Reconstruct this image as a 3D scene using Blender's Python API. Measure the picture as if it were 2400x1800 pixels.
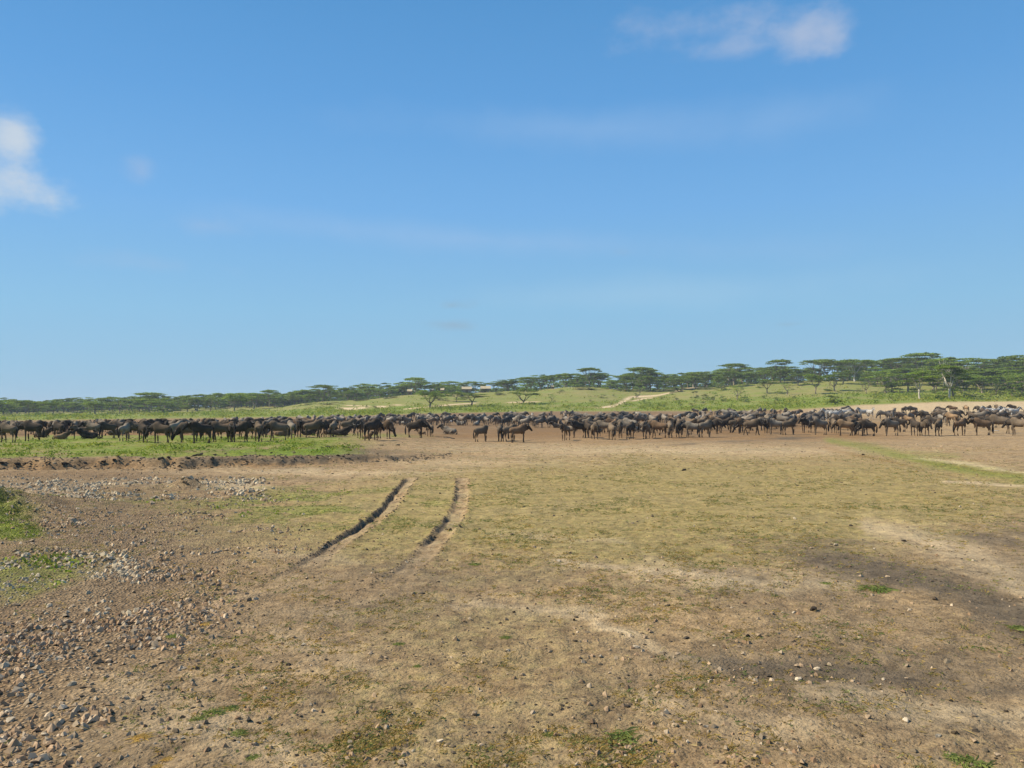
import bpy, bmesh, math, random
import numpy as np
from mathutils import Vector, Matrix, kdtree

SC = bpy.context.scene
for o in list(bpy.data.objects):
    bpy.data.objects.remove(o)
COL = SC.collection

# ---------------------------------------------------------------- camera
CAM_H = 2.2
F = 1867.0                      # focal length in pixels of the 2400 px wide photograph
pitch = math.radians(1.75)
roll = math.atan(0.0075)
fwd = Vector((0, math.cos(pitch), math.sin(pitch)))
right = Matrix.Rotation(roll, 3, fwd) @ Vector((1, 0, 0))
up = right.cross(fwd)
cd = bpy.data.cameras.new('camera')
cam = bpy.data.objects.new('camera', cd)
COL.objects.link(cam)
cd.sensor_width = 36
cd.lens = 36 * F / 2400
cd.clip_start = 0.1
cd.clip_end = 20000
M = Matrix((right, up, -fwd)).transposed().to_4x4()
M.translation = (0, 0, CAM_H)
cam.matrix_world = M
SC.camera = cam
RT, UP, FW = np.array(right), np.array(up), np.array(fwd)

# ---------------------------------------------------------------- sky and sun
SUN_AZ = math.radians(-84)      # measured from +Y towards +X : the sun stands to the left
SUN_EL = math.radians(46)
w = bpy.data.worlds.new('World')
SC.world = w
w.use_nodes = True
SKY_STRENGTH = 0.10
SUN_STRENGTH = 5.0
EXPOSURE = 0.5

def build_world():
    nt = w.node_tree
    nt.nodes.clear()
    N, L = nt.nodes, nt.links
    out = N.new('ShaderNodeOutputWorld')
    bg = N.new('ShaderNodeBackground')
    bg.inputs['Strength'].default_value = SKY_STRENGTH
    sky = N.new('ShaderNodeTexSky')
    sky.sky_type = 'NISHITA'
    sky.sun_disc = False
    sky.sun_elevation = SUN_EL
    sky.sun_rotation = SUN_AZ
    sky.altitude = 1600
    sky.air_density = 1.0
    sky.dust_density = 0.6
    sky.ozone_density = 2.5
    hs = N.new('ShaderNodeHueSaturation')
    hs.inputs['Saturation'].default_value = SKY_SAT
    hs.inputs['Hue'].default_value = 0.5
    tc = N.new('ShaderNodeTexCoord')
    # the milky glow of the last degrees above the horizon is cut off by this day's clear air
    vm = N.new('ShaderNodeVectorMath'); vm.operation = 'MULTIPLY_ADD'
    vm.inputs[1].default_value = (1, 1, 0.82)
    vm.inputs[2].default_value = (0, 0, 0.115)
    L.new(tc.outputs['Generated'], vm.inputs[0])
    L.new(vm.outputs[0], sky.inputs['Vector'])
    tm = N.new('ShaderNodeMix'); tm.data_type = 'RGBA'; tm.blend_type = 'MULTIPLY'
    tm.inputs[0].default_value = 1.0
    tm.inputs[7].default_value = (*SKY_TINT, 1)
    L.new(sky.outputs[0], tm.inputs[6])
    L.new(tm.outputs[2], hs.inputs['Color'])
    cur = hs.outputs['Color']

    def math_(op, a, b=None, c=None):
        n = N.new('ShaderNodeMath')
        n.operation = op
        for i, v in enumerate((a, b, c)):
            if v is None:
                continue
            if isinstance(v, (int, float)):
                n.inputs[i].default_value = v
            else:
                L.new(v, n.inputs[i])
        return n.outputs[0]
    sep = N.new('ShaderNodeSeparateXYZ')
    L.new(tc.outputs['Generated'], sep.inputs[0])
    # clear tropical air : the same blue gradient all the way round, laid over the physical sky
    cr = N.new('ShaderNodeValToRGB')
    L.new(sep.outputs[2], cr.inputs[0])
    stops = [(0.0, (.335, .520, .650)), (.05, (.315, .530, .690)), (.12, (.275, .535, .755)), (.24, (.190, .450, .810)), (.36, (.125, .365, .735)), (.47, (.090, .305, .640)), (1.0, (.035, .14, .41))]
    el = cr.color_ramp.elements
    while len(el) > 1: el.remove(el[-1])
    el[0].position = 0; el[0].color = (*stops[0][1], 1)
    for p_, c_ in stops[1:]:
        e_ = el.new(p_); e_.color = (*c_, 1)
    sc_ = N.new('ShaderNodeVectorMath'); sc_.operation = 'SCALE'; sc_.inputs['Scale'].default_value = KS
    L.new(cr.outputs[0], sc_.inputs[0])
    mz = N.new('ShaderNodeMix'); mz.data_type = 'RGBA'
    mz.inputs[0].default_value = 0.86
    L.new(cur, mz.inputs[6]); L.new(sc_.outputs[0], mz.inputs[7])
    cur = mz.outputs[2]
    # clouds : each a direction with a radius; ragged edge from noise
    def cloud(px, py, rx, ry, amount, col, scale, seed, soft=0.5, ang=0.0, rag=3.2):
        nonlocal cur
        d = FW * F + RT * (px - 1200) + UP * (900 - py)
        d = d / np.linalg.norm(d)
        az = math.atan2(d[0], d[1])
        el = math.asin(d[2])
        ax, ay = rx / F, ry / F
        aa = N.new('ShaderNodeMath'); aa.operation = 'ARCTAN2'
        L.new(sep.outputs[0], aa.inputs[0]); L.new(sep.outputs[1], aa.inputs[1])
        e = math_('ARCSINE', sep.outputs[2])
        dx = math_('SUBTRACT', aa.outputs[0], az)
        dy = math_('SUBTRACT', e, el)
        ca, sa = math.cos(ang), math.sin(ang)
        ux = math_('DIVIDE', math_('ADD', math_('MULTIPLY', dx, ca), math_('MULTIPLY', dy, sa)), ax)
        uy = math_('DIVIDE', math_('SUBTRACT', math_('MULTIPLY', dy, ca), math_('MULTIPLY', dx, sa)), ay)
        r = math_('SQRT', math_('ADD', math_('MULTIPLY', ux, ux), math_('MULTIPLY', uy, uy)))
        nz = N.new('ShaderNodeTexNoise')
        nz.inputs['Scale'].default_value = scale
        nz.inputs['Detail'].default_value = 10
        nz.inputs['Roughness'].default_value = 0.6
        mp = N.new('ShaderNodeMapping')
        mp.inputs['Location'].default_value = (seed, seed * 1.7, -seed)
        mp.inputs['Scale'].default_value = (1, 1, 1.6)
        L.new(tc.outputs['Generated'], mp.inputs[0])
        L.new(mp.outputs[0], nz.inputs['Vector'])
        v = math_('ADD', math_('SUBTRACT', 1.0, r), math_('MULTIPLY', math_('SUBTRACT', nz.outputs['Fac'], 0.5), rag))
        mr = N.new('ShaderNodeMapRange')
        mr.interpolation_type = 'SMOOTHSTEP'
        mr.inputs['From Min'].default_value = 0.0
        mr.inputs['From Max'].default_value = soft
        mr.inputs['To Max'].default_value = amount
        L.new(v, mr.inputs['Value'])
        # nothing far outside its patch
        mr2 = N.new('ShaderNodeMapRange')
        mr2.inputs['From Min'].default_value = 1.9
        mr2.inputs['From Max'].default_value = 1.3
        L.new(r, mr2.inputs['Value'])
        fac = math_('MULTIPLY', mr.outputs[0], mr2.outputs[0])
        mx = N.new('ShaderNodeMix'); mx.data_type = 'RGBA'
        L.new(fac, mx.inputs[0])
        L.new(cur, mx.inputs[6])
        mx.inputs[7].default_value = (*col, 1)
        cur = mx.outputs[2]
    k = KS
    
    W_ = tuple(k * c for c in (0.70, 0.74, 0.76))
    P_ = tuple(k * c for c in (0.50, 0.56, 0.70))
    G_ = tuple(k * c for c in (0.30, 0.42, 0.55))
    H_ = tuple(k * c for c in (0.38, 0.55, 0.80))
    cloud(1400, 300, 900, 75, 0.36, H_, 3.0, 11.0, 1.6, -0.03)
    cloud(1100, 560, 900, 44, 0.42, H_, 3.0, 17.0, 1.6, -0.06)
    cloud(1500, 690, 700, 50, 0.36, tuple(k * c for c in (.40, .62, .80)), 3.0, 27.0, 1.6, 0.02)
    cloud(45, 425, 150, 68, 0.82, W_, 15.0, 3.1, 1.3, 0.0, 2.2)
    cloud(30, 325, 72, 72, 0.72, W_, 15.0, 5.3, 1.2, 0.0, 2.4)
    cloud(330, 400, 38, 40, 0.28, P_, 14.0, 8.0, 1.4)
    cloud(480, 530, 140, 30, 0.22, P_, 10.0, 9.0, 1.4)
    cloud(360, 620, 160, 26, 0.16, P_, 10.0, 19.0, 1.4)
    cloud(1870, 72, 135, 62, 0.66, P_, 12.0, 21.0, 1.2, 0.0, 2.6)
    cloud(1640, 60, 200, 66, 0.62, P_, 12.0, 23.0, 1.7)
    cloud(1780, 105, 150, 24, 0.40, P_, 10.0, 25.0, 1.5)
    cloud(1455, 590, 45, 14, 0.30, G_, 14.0, 31.0, 1.4)
    cloud(1060, 716, 55, 16, 0.75, G_, 14.0, 33.0, 1.4)
    cloud(1070, 762, 75, 16, 0.6, G_, 14.0, 34.0, 1.4)
    cloud(1850, 760, 50, 8, 0.35, G_, 14.0, 39.0, 1.4)
    L.new(cur, bg.inputs['Color'])
    L.new(bg.outputs[0], out.inputs[0])
SKY_SAT = 1.05
SKY_TINT = (0.92, 1.18, 1.20)
KS = 1 / SKY_STRENGTH / 2 ** EXPOSURE
build_world()

ld = bpy.data.lights.new('sun', 'SUN')
ld.energy = SUN_STRENGTH
ld.angle = math.radians(0.55)
ld.color = (1.0, 0.90, 0.72)
sun = bpy.data.objects.new('sun', ld)
COL.objects.link(sun)
sd = Vector((math.sin(SUN_AZ) * math.cos(SUN_EL), math.cos(SUN_AZ) * math.cos(SUN_EL), math.sin(SUN_EL)))
sun.rotation_euler = sd.to_track_quat('Z', 'Y').to_euler()
sun.location = sd * 60
SC.view_settings.view_transform = 'Standard'
SC.view_settings.look = 'None'
SC.view_settings.exposure = EXPOSURE
SC.view_settings.gamma = 1
SC.view_settings.use_curve_mapping = False
try:
    SC.cycles.max_bounces = 6
    SC.cycles.diffuse_bounces = 2
    SC.cycles.transparent_max_bounces = 4
    SC.cycles.volume_bounces = 0
except Exception:
    pass

rng = np.random.default_rng(7)
R = random.Random(11)

# ---------------------------------------------------------------- helpers
def tag(o, label=None, cat=None, group=None, kind=None):
    if label: o['label'] = label
    if cat: o['category'] = cat
    if group: o['group'] = group
    if kind: o['kind'] = kind
    return o

def link(name, data, parent=None):
    o = bpy.data.objects.new(name, data)
    COL.objects.link(o)
    if parent is not None:
        o.parent = parent
    return o

def empty(name, loc=(0, 0, 0), rz=0.0):
    o = bpy.data.objects.new(name, None)
    COL.objects.link(o)
    o.empty_display_size = 0.2
    o.location = loc
    o.rotation_euler = (0, 0, rz)
    return o

def np_mesh(name, verts, faces, mat=None, smooth=False, attrs=None):
    """verts (n,3); faces (m,k) with one k."""
    verts = np.asarray(verts, dtype=np.float32)
    faces = np.asarray(faces, dtype=np.int32)
    m, k = faces.shape
    me = bpy.data.meshes.new(name)
    me.vertices.add(len(verts))
    me.vertices.foreach_set('co', verts.ravel())
    me.loops.add(m * k)
    me.loops.foreach_set('vertex_index', faces.ravel())
    me.polygons.add(m)
    me.polygons.foreach_set('loop_start', np.arange(0, m * k, k, dtype=np.int32))
    me.polygons.foreach_set('loop_total', np.full(m, k, dtype=np.int32))
    me.polygons.foreach_set('use_smooth', np.full(m, bool(smooth)))
    for an, (typ, data) in (attrs or {}).items():
        a = me.attributes.new(an, typ, 'POINT')
        if typ == 'FLOAT':
            a.data.foreach_set('value', np.asarray(data, dtype=np.float32).ravel())
        else:
            a.data.foreach_set('color', np.asarray(data, dtype=np.float32).ravel())
    me.update(calc_edges=True)
    if mat:
        me.materials.append(mat)
    return me

def vhash(ix, iy, seed):
    h = (ix.astype(np.int64) * 374761393 + iy.astype(np.int64) * 668265263 + seed * 1442695041) & 0xFFFFFFFF
    h = ((h ^ (h >> 13)) * 1274126177) & 0xFFFFFFFF
    h = h ^ (h >> 16)
    return (h & 0xFFFF) / 65535.0

def vnoise(x, y, seed=0):
    x = np.asarray(x, float); y = np.asarray(y, float)
    ix, iy = np.floor(x), np.floor(y)
    fx, fy = x - ix, y - iy
    fx = fx * fx * (3 - 2 * fx); fy = fy * fy * (3 - 2 * fy)
    ix = ix.astype(np.int64); iy = iy.astype(np.int64)
    a = vhash(ix, iy, seed); b = vhash(ix + 1, iy, seed)
    c = vhash(ix, iy + 1, seed); d = vhash(ix + 1, iy + 1, seed)
    return (a * (1 - fx) + b * fx) * (1 - fy) + (c * (1 - fx) + d * fx) * fy

def fbm(x, y, seed=0, oct=4, gain=0.5):
    s = 0; a = 1; t = 0
    for i in range(oct):
        s = s + a * vnoise(x * 2 ** i + 13.7 * i, y * 2 ** i - 7.1 * i, seed + i * 17)
        t += a; a *= gain
    return s / t

def sstep(a, b, x):
    t = np.clip((np.asarray(x, float) - a) / (b - a), 0, 1)
    return t * t * (3 - 2 * t)

def project(X, Y, Z):
    """world -> photograph pixels (2400 basis)"""
    P = np.stack([np.asarray(X, float), np.asarray(Y, float), np.asarray(Z, float) - CAM_H], -1)
    d = P @ FW
    d = np.where(np.abs(d) < 1e-3, 1e-3, d)
    return 1200 + F * (P @ RT) / d, 900 - F * (P @ UP) / d, d

# ---------------------------------------------------------------- terrain
def HOR(px):
    return 966 - 0.0075 * px
# columns of (photo x) : list of (distance, photo y of the ground there) ; None keeps level ground
PROFILE = {
    0:    [(60, .00), (120, .00), (200, 'y985'), (350, 'y970'), (450, 2.6), (650, 3.0)],
    400:  [(60, .00), (120, .00), (200, 'y984'), (330, 'y965'), (420, 'y957'), (650, 4.5)],
    600:  [(60, .00), (120, .05), (200, 'y980'), (300, 'y964'), (400, 'y951'), (650, 5.0)],
    800:  [(60, .00), (120, .10), (200, 'y973'), (260, 'y958'), (345, 'y939'), (480, 4.0)],
    1000: [(60, .00), (120, .15), (200, 'y967'), (240, 'y957'), (345, 'y922'), (480, 6.5)],
    1200: [(60, .00), (120, .20), (200, 'y963'), (240, 'y953'), (300, 'y936'), (345, 'y916'), (480, 6.0)],
    1350: [(60, .00), (120, .20), (200, 'y962'), (240, 'y951'), (300, 'y929'), (345, 'y904'), (480, 6.0)],
    1500: [(60, .00), (120, .25), (195, 'y962'), (240, 'y951'), (300, 'y932'), (345, 'y913'), (480, 6.5)],
    1650: [(60, .00), (120, .30), (190, 'y961'), (230, 'y949'), (290, 'y927'), (345, 'y906'), (480, 7.0)],
    1800: [(60, .00), (120, .40), (185, 'y959'), (225, 'y944'), (290, 'y915'), (345, 'y894'), (480, 8.0)],
    2000: [(60, .00), (100, .42), (165, 'y950'), (200, 'y939'), (290, 'y907'), (345, 'y886'), (480, 9.0)],
    2200: [(60, .00), (100, .45), (150, 'y944'), (190, 'y936'), (260, 'y915'), (345, 'y885'), (480, 9.0)],
    2400: [(60, .00), (100, .45), (150, 'y942'), (190, 'y935'), (260, 'y917'), (345, 'y886'), (480, 9.0)],
}
_rs = np.concatenate([np.arange(0, 480, 5.0), [500, 600, 800, 1200, 1600, 6000, 20000]])
_cols = sorted(PROFILE)
_tab = []
for c in _cols:
    pts = [(0, 0.0), (40, 0.0)]
    for r, v in PROFILE[c]:
        if isinstance(v, str):
            v = CAM_H + (HOR(c) - float(v[1:])) * r / F
        pts.append((r, v))
    pts += [(900, pts[-1][1] * 0.8), (1600, 1.0), (6000, 0.0), (20000, 0.0)]
    _tab.append(np.interp(_rs, [p[0] for p in pts], [p[1] for p in pts]))
_tab = np.array(_tab)
_ker = np.array([1, 2, 3, 2, 1]) / 9.0
for i in range(len(_tab)):
    t = _tab[i].copy()
    t[2:94] = np.convolve(_tab[i], _ker, 'same')[2:94]
    _tab[i] = t
_cu = np.array([(c - 1200) / F for c in _cols])

def macro_z(u, d):
    u = np.clip(u, _cu[0], _cu[-1])
    i = np.clip(np.searchsorted(_cu, u, side='right') - 1, 0, len(_cu) - 2)
    f = (u - _cu[i]) / (_cu[i + 1] - _cu[i])
    f = f * f * (3 - 2 * f)
    d = np.clip(d, 0, _rs[-1])
    j = np.clip(np.searchsorted(_rs, d, side='right') - 1, 0, len(_rs) - 2)
    g = (d - _rs[j]) / (_rs[j + 1] - _rs[j])
    a = _tab[i, j] * (1 - g) + _tab[i, j + 1] * g
    b = _tab[i + 1, j] * (1 - g) + _tab[i + 1, j + 1] * g
    return a * (1 - f) + b * f

def flat_xy(px, py):
    """photo pixel -> world point on the level plane z=0"""
    px = np.asarray(px, float); py = np.asarray(py, float)
    D = FW[None] * F + RT[None] * (px.reshape(-1, 1) - 1200) + UP[None] * (900 - py.reshape(-1, 1))
    t = -CAM_H / D[:, 2]
    return D[:, 0] * t, D[:, 1] * t

def poly_dist(X, Y, pts):
    """distance to a polyline and the running parameter 0..1, and signed side"""
    best = np.full(X.shape, 1e9); par = np.zeros(X.shape); side = np.zeros(X.shape)
    n = len(pts) - 1
    for k in range(n):
        ax, ay = pts[k]; bx, by = pts[k + 1]
        dx, dy = bx - ax, by - ay
        L2 = dx * dx + dy * dy
        t = np.clip(((X - ax) * dx + (Y - ay) * dy) / L2, 0, 1)
        ex, ey = X - (ax + t * dx), Y - (ay + t * dy)
        dd = np.hypot(ex, ey)
        m = dd < best
        best = np.where(m, dd, best)
        par = np.where(m, (k + t) / n, par)
        side = np.where(m, np.sign(ex * dy - ey * dx), side)
    return best, par, side

RUT_A = [(966, 1120), (940, 1150), (915, 1185), (876, 1222), (806, 1268), (758, 1300), (690, 1342), (580, 1388), (500, 1415)]
RUT_B = [(1084, 1120), (1083, 1160), (1076, 1195), (1054, 1235), (1016, 1275), (981, 1315), (930, 1352), (855, 1400), (790, 1430)]
RUTS = []
for rr in (RUT_A, RUT_B):
    x, y = flat_xy([p[0] for p in rr], [p[1] for p in rr])
    RUTS.append(list(zip(x, y)))
# foot and rim of the earth bank on the far left (level-ground reference)
BANK_PX = np.array([-900, -300, 0, 150, 300, 420, 480, 600, 720, 850, 950, 1030, 1100, 3200])
BANK_PY = np.array([1110, 1104, 1100, 1099, 1098, 1100, 1094, 1090, 1086, 1082, 1080, 1072, 1062, 1062])
BANK_H = np.array([.40, .40, .36, .35, .35, .36, .34, .30, .28, .24, .16, .05, .0, .0])

def bank(X, Y):
    """height of the terrace step and how far onto the bank face (0..1..)"""
    Ys = np.maximum(Y, 2.0)
    px = 1200 + F * X / Ys
    by = np.interp(px, BANK_PX, BANK_PY)
    bh = np.interp(px, BANK_PX, BANK_H)
    Yb = F * CAM_H / (by - HOR(px))
    nz = (fbm(X * 0.9, Y * 0.25, 41, 3) - 0.5) * 2.6 + (fbm(X * 3.2, Y * 0.8, 43, 2) - 0.5) * 0.8
    t = (Y - Yb + nz) / 1.15
    s = sstep(0, 1, t)
    lower = sstep(52, 110, Y)        # the terrace dies out behind the front of the herd
    return bh * s * (1 - lower), t, bh

def terrain(X, Y, fine=True):
    X = np.asarray(X, float); Y = np.asarray(Y, float)
    r = np.hypot(X, Y)
    Yf = np.where(Y > 0.3 * np.abs(X), Y, 0.3 * np.abs(X))
    Yf = np.maximum(Yf, 0.5)
    u = X / Yf
    z = macro_z(u, np.where(Y > 0, np.minimum(r, np.maximum(Y, r * 0.82)), r * 0.5))
    bh, bt, bb = bank(X, Y)
    z = z + bh
    # undulation
    z = z + (fbm(X / 26, Y / 26, 3, 3) - 0.5) * 0.9 * sstep(90, 260, r)
    z = z + (fbm(X / 9, Y / 9, 5, 3) - 0.5) * (0.10 * sstep(8, 40, r) + 0.5 * sstep(150, 300, r))
    if fine:
        face = np.exp(-((bt - 0.45) / 0.5) ** 2) * sstep(0.03, 0.2, bb)
        z = z + face * (fbm(X * 2.2, Y * 1.1, 47, 3) - 0.5) * 0.32
        near = 1 - sstep(30, 70, r)
        z = z + near * ((fbm(X * 1.3, Y * 1.3, 51, 3) - 0.5) * 0.07 + (fbm(X * 5, Y * 5, 53, 3) - 0.5) * 0.05)
        # wheel ruts
        for k, pts in enumerate(RUTS):
            m = (Y > 6) & (Y < 34) & (X > -14) & (X < 6)
            if not m.any():
                continue
            d, par, side = poly_dist(X[m], Y[m], pts)
            dep = (0.035 if k == 0 else 0.030) * (1 - sstep(0.5, 1.0, par) * 0.9) * sstep(0.0, 0.03, par)
            nn = fbm(X[m] * 5, Y[m] * 5, 61 + k, 3)
            d2 = d + (nn - 0.5) * 0.07
            lipx = np.exp(-((d2 - 0.23) / 0.07) ** 2)
            wig = (fbm(X[m] * 3, Y[m] * 3, 68 + k, 3) - .5) * .07
            cont = 1.0 if k == 0 else sstep(.40, .54, fbm(X[m] * 2.2, Y[m] * 2.2, 97, 2))
            z[m] -= (0.068 if k == 0 else 0.040) * np.exp(-((d + wig - 0.125) / 0.038) ** 2) * (side > 0) * (1 - sstep(.35, .80, par)) * sstep(0, .05, par) * cont
            z[m] += (-dep * (1 - sstep(0.09, 0.17, d2)) + lipx * dep * (0.1 + 1.0 * sstep(.42, .62, nn))) * (0.62 + 0.5 * sstep(.38, .58, fbm(X[m] * 1.1, Y[m] * 1.1, 66 + k, 2)))
        # green mound at the left edge
        mx, my = -10.9, 16.9
        q = ((X - mx + .3) / 1.35) ** 2 + ((Y - my) / 2.2) ** 2
        z = z + 0.40 * np.exp(-q ** 1.3) * (0.15 + 1.7 * fbm(X * 1.5, Y * 1.1, 71, 3))
        # low stony hump behind it
        q = ((X + 10.2) / 1.9) ** 2 + ((Y - 22.9) / 1.1) ** 2
        z = z + 0.12 * np.exp(-q) * (0.6 + 0.8 * fbm(X * 2, Y * 2, 72, 3))
        q = ((X + 9.25) / 0.35) ** 2 + ((Y - 22.6) / 0.45) ** 2
        z = z + 0.22 * np.exp(-q)
    return z

def hit(px, py):
    """photo pixel -> world point on the terrain (marching along the ray)"""
    px = np.atleast_1d(np.asarray(px, float)); py = np.atleast_1d(np.asarray(py, float))
    D = FW[None] * F + RT[None] * (px.reshape(-1, 1) - 1200) + UP[None] * (900 - py.reshape(-1, 1))
    D = D / D[:, 1:2]
    ys = np.geomspace(3.0, 900.0, 900)
    out = np.zeros((len(px), 3))
    for s in range(0, len(px), 2000):
        d = D[s:s + 2000]
        X = d[:, 0:1] * ys; Y = np.broadcast_to(ys, X.shape); Z = CAM_H + d[:, 2:3] * ys
        T = terrain(X, Y, False)
        below = Z < T
        idx = np.where(below.any(1), below.argmax(1), len(ys) - 1)
        i0 = np.maximum(idx - 1, 0)
        n = np.arange(len(d))
        a = Z[n, i0] - T[n, i0]; b = Z[n, idx] - T[n, idx]
        f = np.clip(a / np.where(np.abs(a - b) < 1e-9, 1e-9, a - b), 0, 1)
        yy = ys[i0] + f * (ys[idx] - ys[i0])
        out[s:s + 2000, 0] = d[:, 0] * yy
        out[s:s + 2000, 1] = yy
    out[:, 2] = terrain(out[:, 0], out[:, 1])
    return out

# ---------------------------------------------------------------- what grows where (maps over the ground)
GX = np.array([0, 300, 600, 900, 1200, 1500, 1800, 2100, 2400.])
GY = np.array([1000, 1040, 1080, 1120, 1180, 1250, 1350, 1450, 1600, 1800.])
def grid(px, py, T):
    T = np.array(T, float)
    px = np.clip(px, 0, 2399.9); py = np.clip(py, 1000, 1799.9)
    i = np.searchsorted(GX, px, side='right') - 1
    j = np.searchsorted(GY, py, side='right') - 1
    fx = (px - GX[i]) / (GX[i + 1] - GX[i]); fy = (py - GY[j]) / (GY[j + 1] - GY[j])
    return (T[j, i] * (1 - fx) + T[j, i + 1] * fx) * (1 - fy) + (T[j + 1, i] * (1 - fx) + T[j + 1, i + 1] * fx) * fy
G_GRASS = [
    [0, 0, 0, 0, 0, 0, 0, .05, .05],
    [.3, .3, .2, .3, .25, .2, .25, .25, .15],
    [0, 0, .1, .2, .4, .6, .55, .5, .3],
    [0, 0, .12, .5, .7, .85, .85, .75, .5],
    [.2, .2, .45, .85, .9, .95, .95, .85, .6],
    [.2, .2, .5, .8, .85, .85, .8, .6, .45],
    [.45, .2, .3, .4, .5, .4, .35, .25, .2],
    [.25, .1, .15, .55, .55, .45, .3, .2, .2],
    [.1, .1, .2, .6, .55, .35, .2, .15, .15],
    [.05, .1, .3, .65, .6, .5, .3, .35, .4]]
G_STONE = [
    [0] * 9, [0] * 9,
    [.1, .1, .05, 0, 0, 0, 0, 0, 0],
    [.7, .8, .35, .02, 0, 0, 0, 0, 0],
    [.6, .85, .5, .03, 0, 0, 0, 0, 0],
    [.8, 1.0, .5, .05, .03, .03, .03, .03, .03],
    [.9, 1.2, .25, .06, .08, .10, .10, .08, .06],
    [1.3, .95, .2, .10, .10, .10, .10, .08, .06],
    [1.2, .35, .12, .12, .12, .12, .12, .10, .08],
    [.8, .2, .12, .12, .12, .12, .14, .12, .10]]
G_DAMP = [
    [.3, .3, .3, .4, .4, .4, .3, .1, 0],
    [.1, .1, .1, .2, .1, .1, .2, .1, 0],
    [.2, .2, .2, .2, .1, 0, 0, 0, 0],
    [.1, .1, .1, 0, 0, 0, 0, 0, .1],
    [.1, .1, 0, 0, 0, 0, 0, 0, .1],
    [.1, .2, .2, .2, .2, .3, .3, .2, .5],
    [.1, .1, .35, .5, .4, .25, .45, .3, .4],
    [.1, .1, .3, .45, .3, .2, .3, .3, .4],
    [.1, .2, .2, .3, .3, .3, .6, .5, .4],
    [.1, .3, .3, .4, .4, .3, .2, .2, .3]]
def ell(px, py, cx, cy, rx, ry, a=0.0):
    ca, sa = math.cos(math.radians(a)), math.sin(math.radians(a))
    x = (px - cx) * ca + (py - cy) * sa
    y = -(px - cx) * sa + (py - cy) * ca
    return np.exp(-((x / rx) ** 2 + (y / ry) ** 2))
def strip(px, py, pts, hw):
    """soft strip along a photo polyline, hw = list of half heights"""
    xs = [p[0] for p in pts]; ys = [p[1] for p in pts]
    yc = np.interp(px, xs, ys); h = np.interp(px, xs, hw)
    inside = sstep(xs[0] - 15, xs[0] + 15, px) * (1 - sstep(xs[-1] - 15, xs[-1] + 15, px))
    return np.exp(-((py - yc) / h) ** 2) * inside

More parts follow.
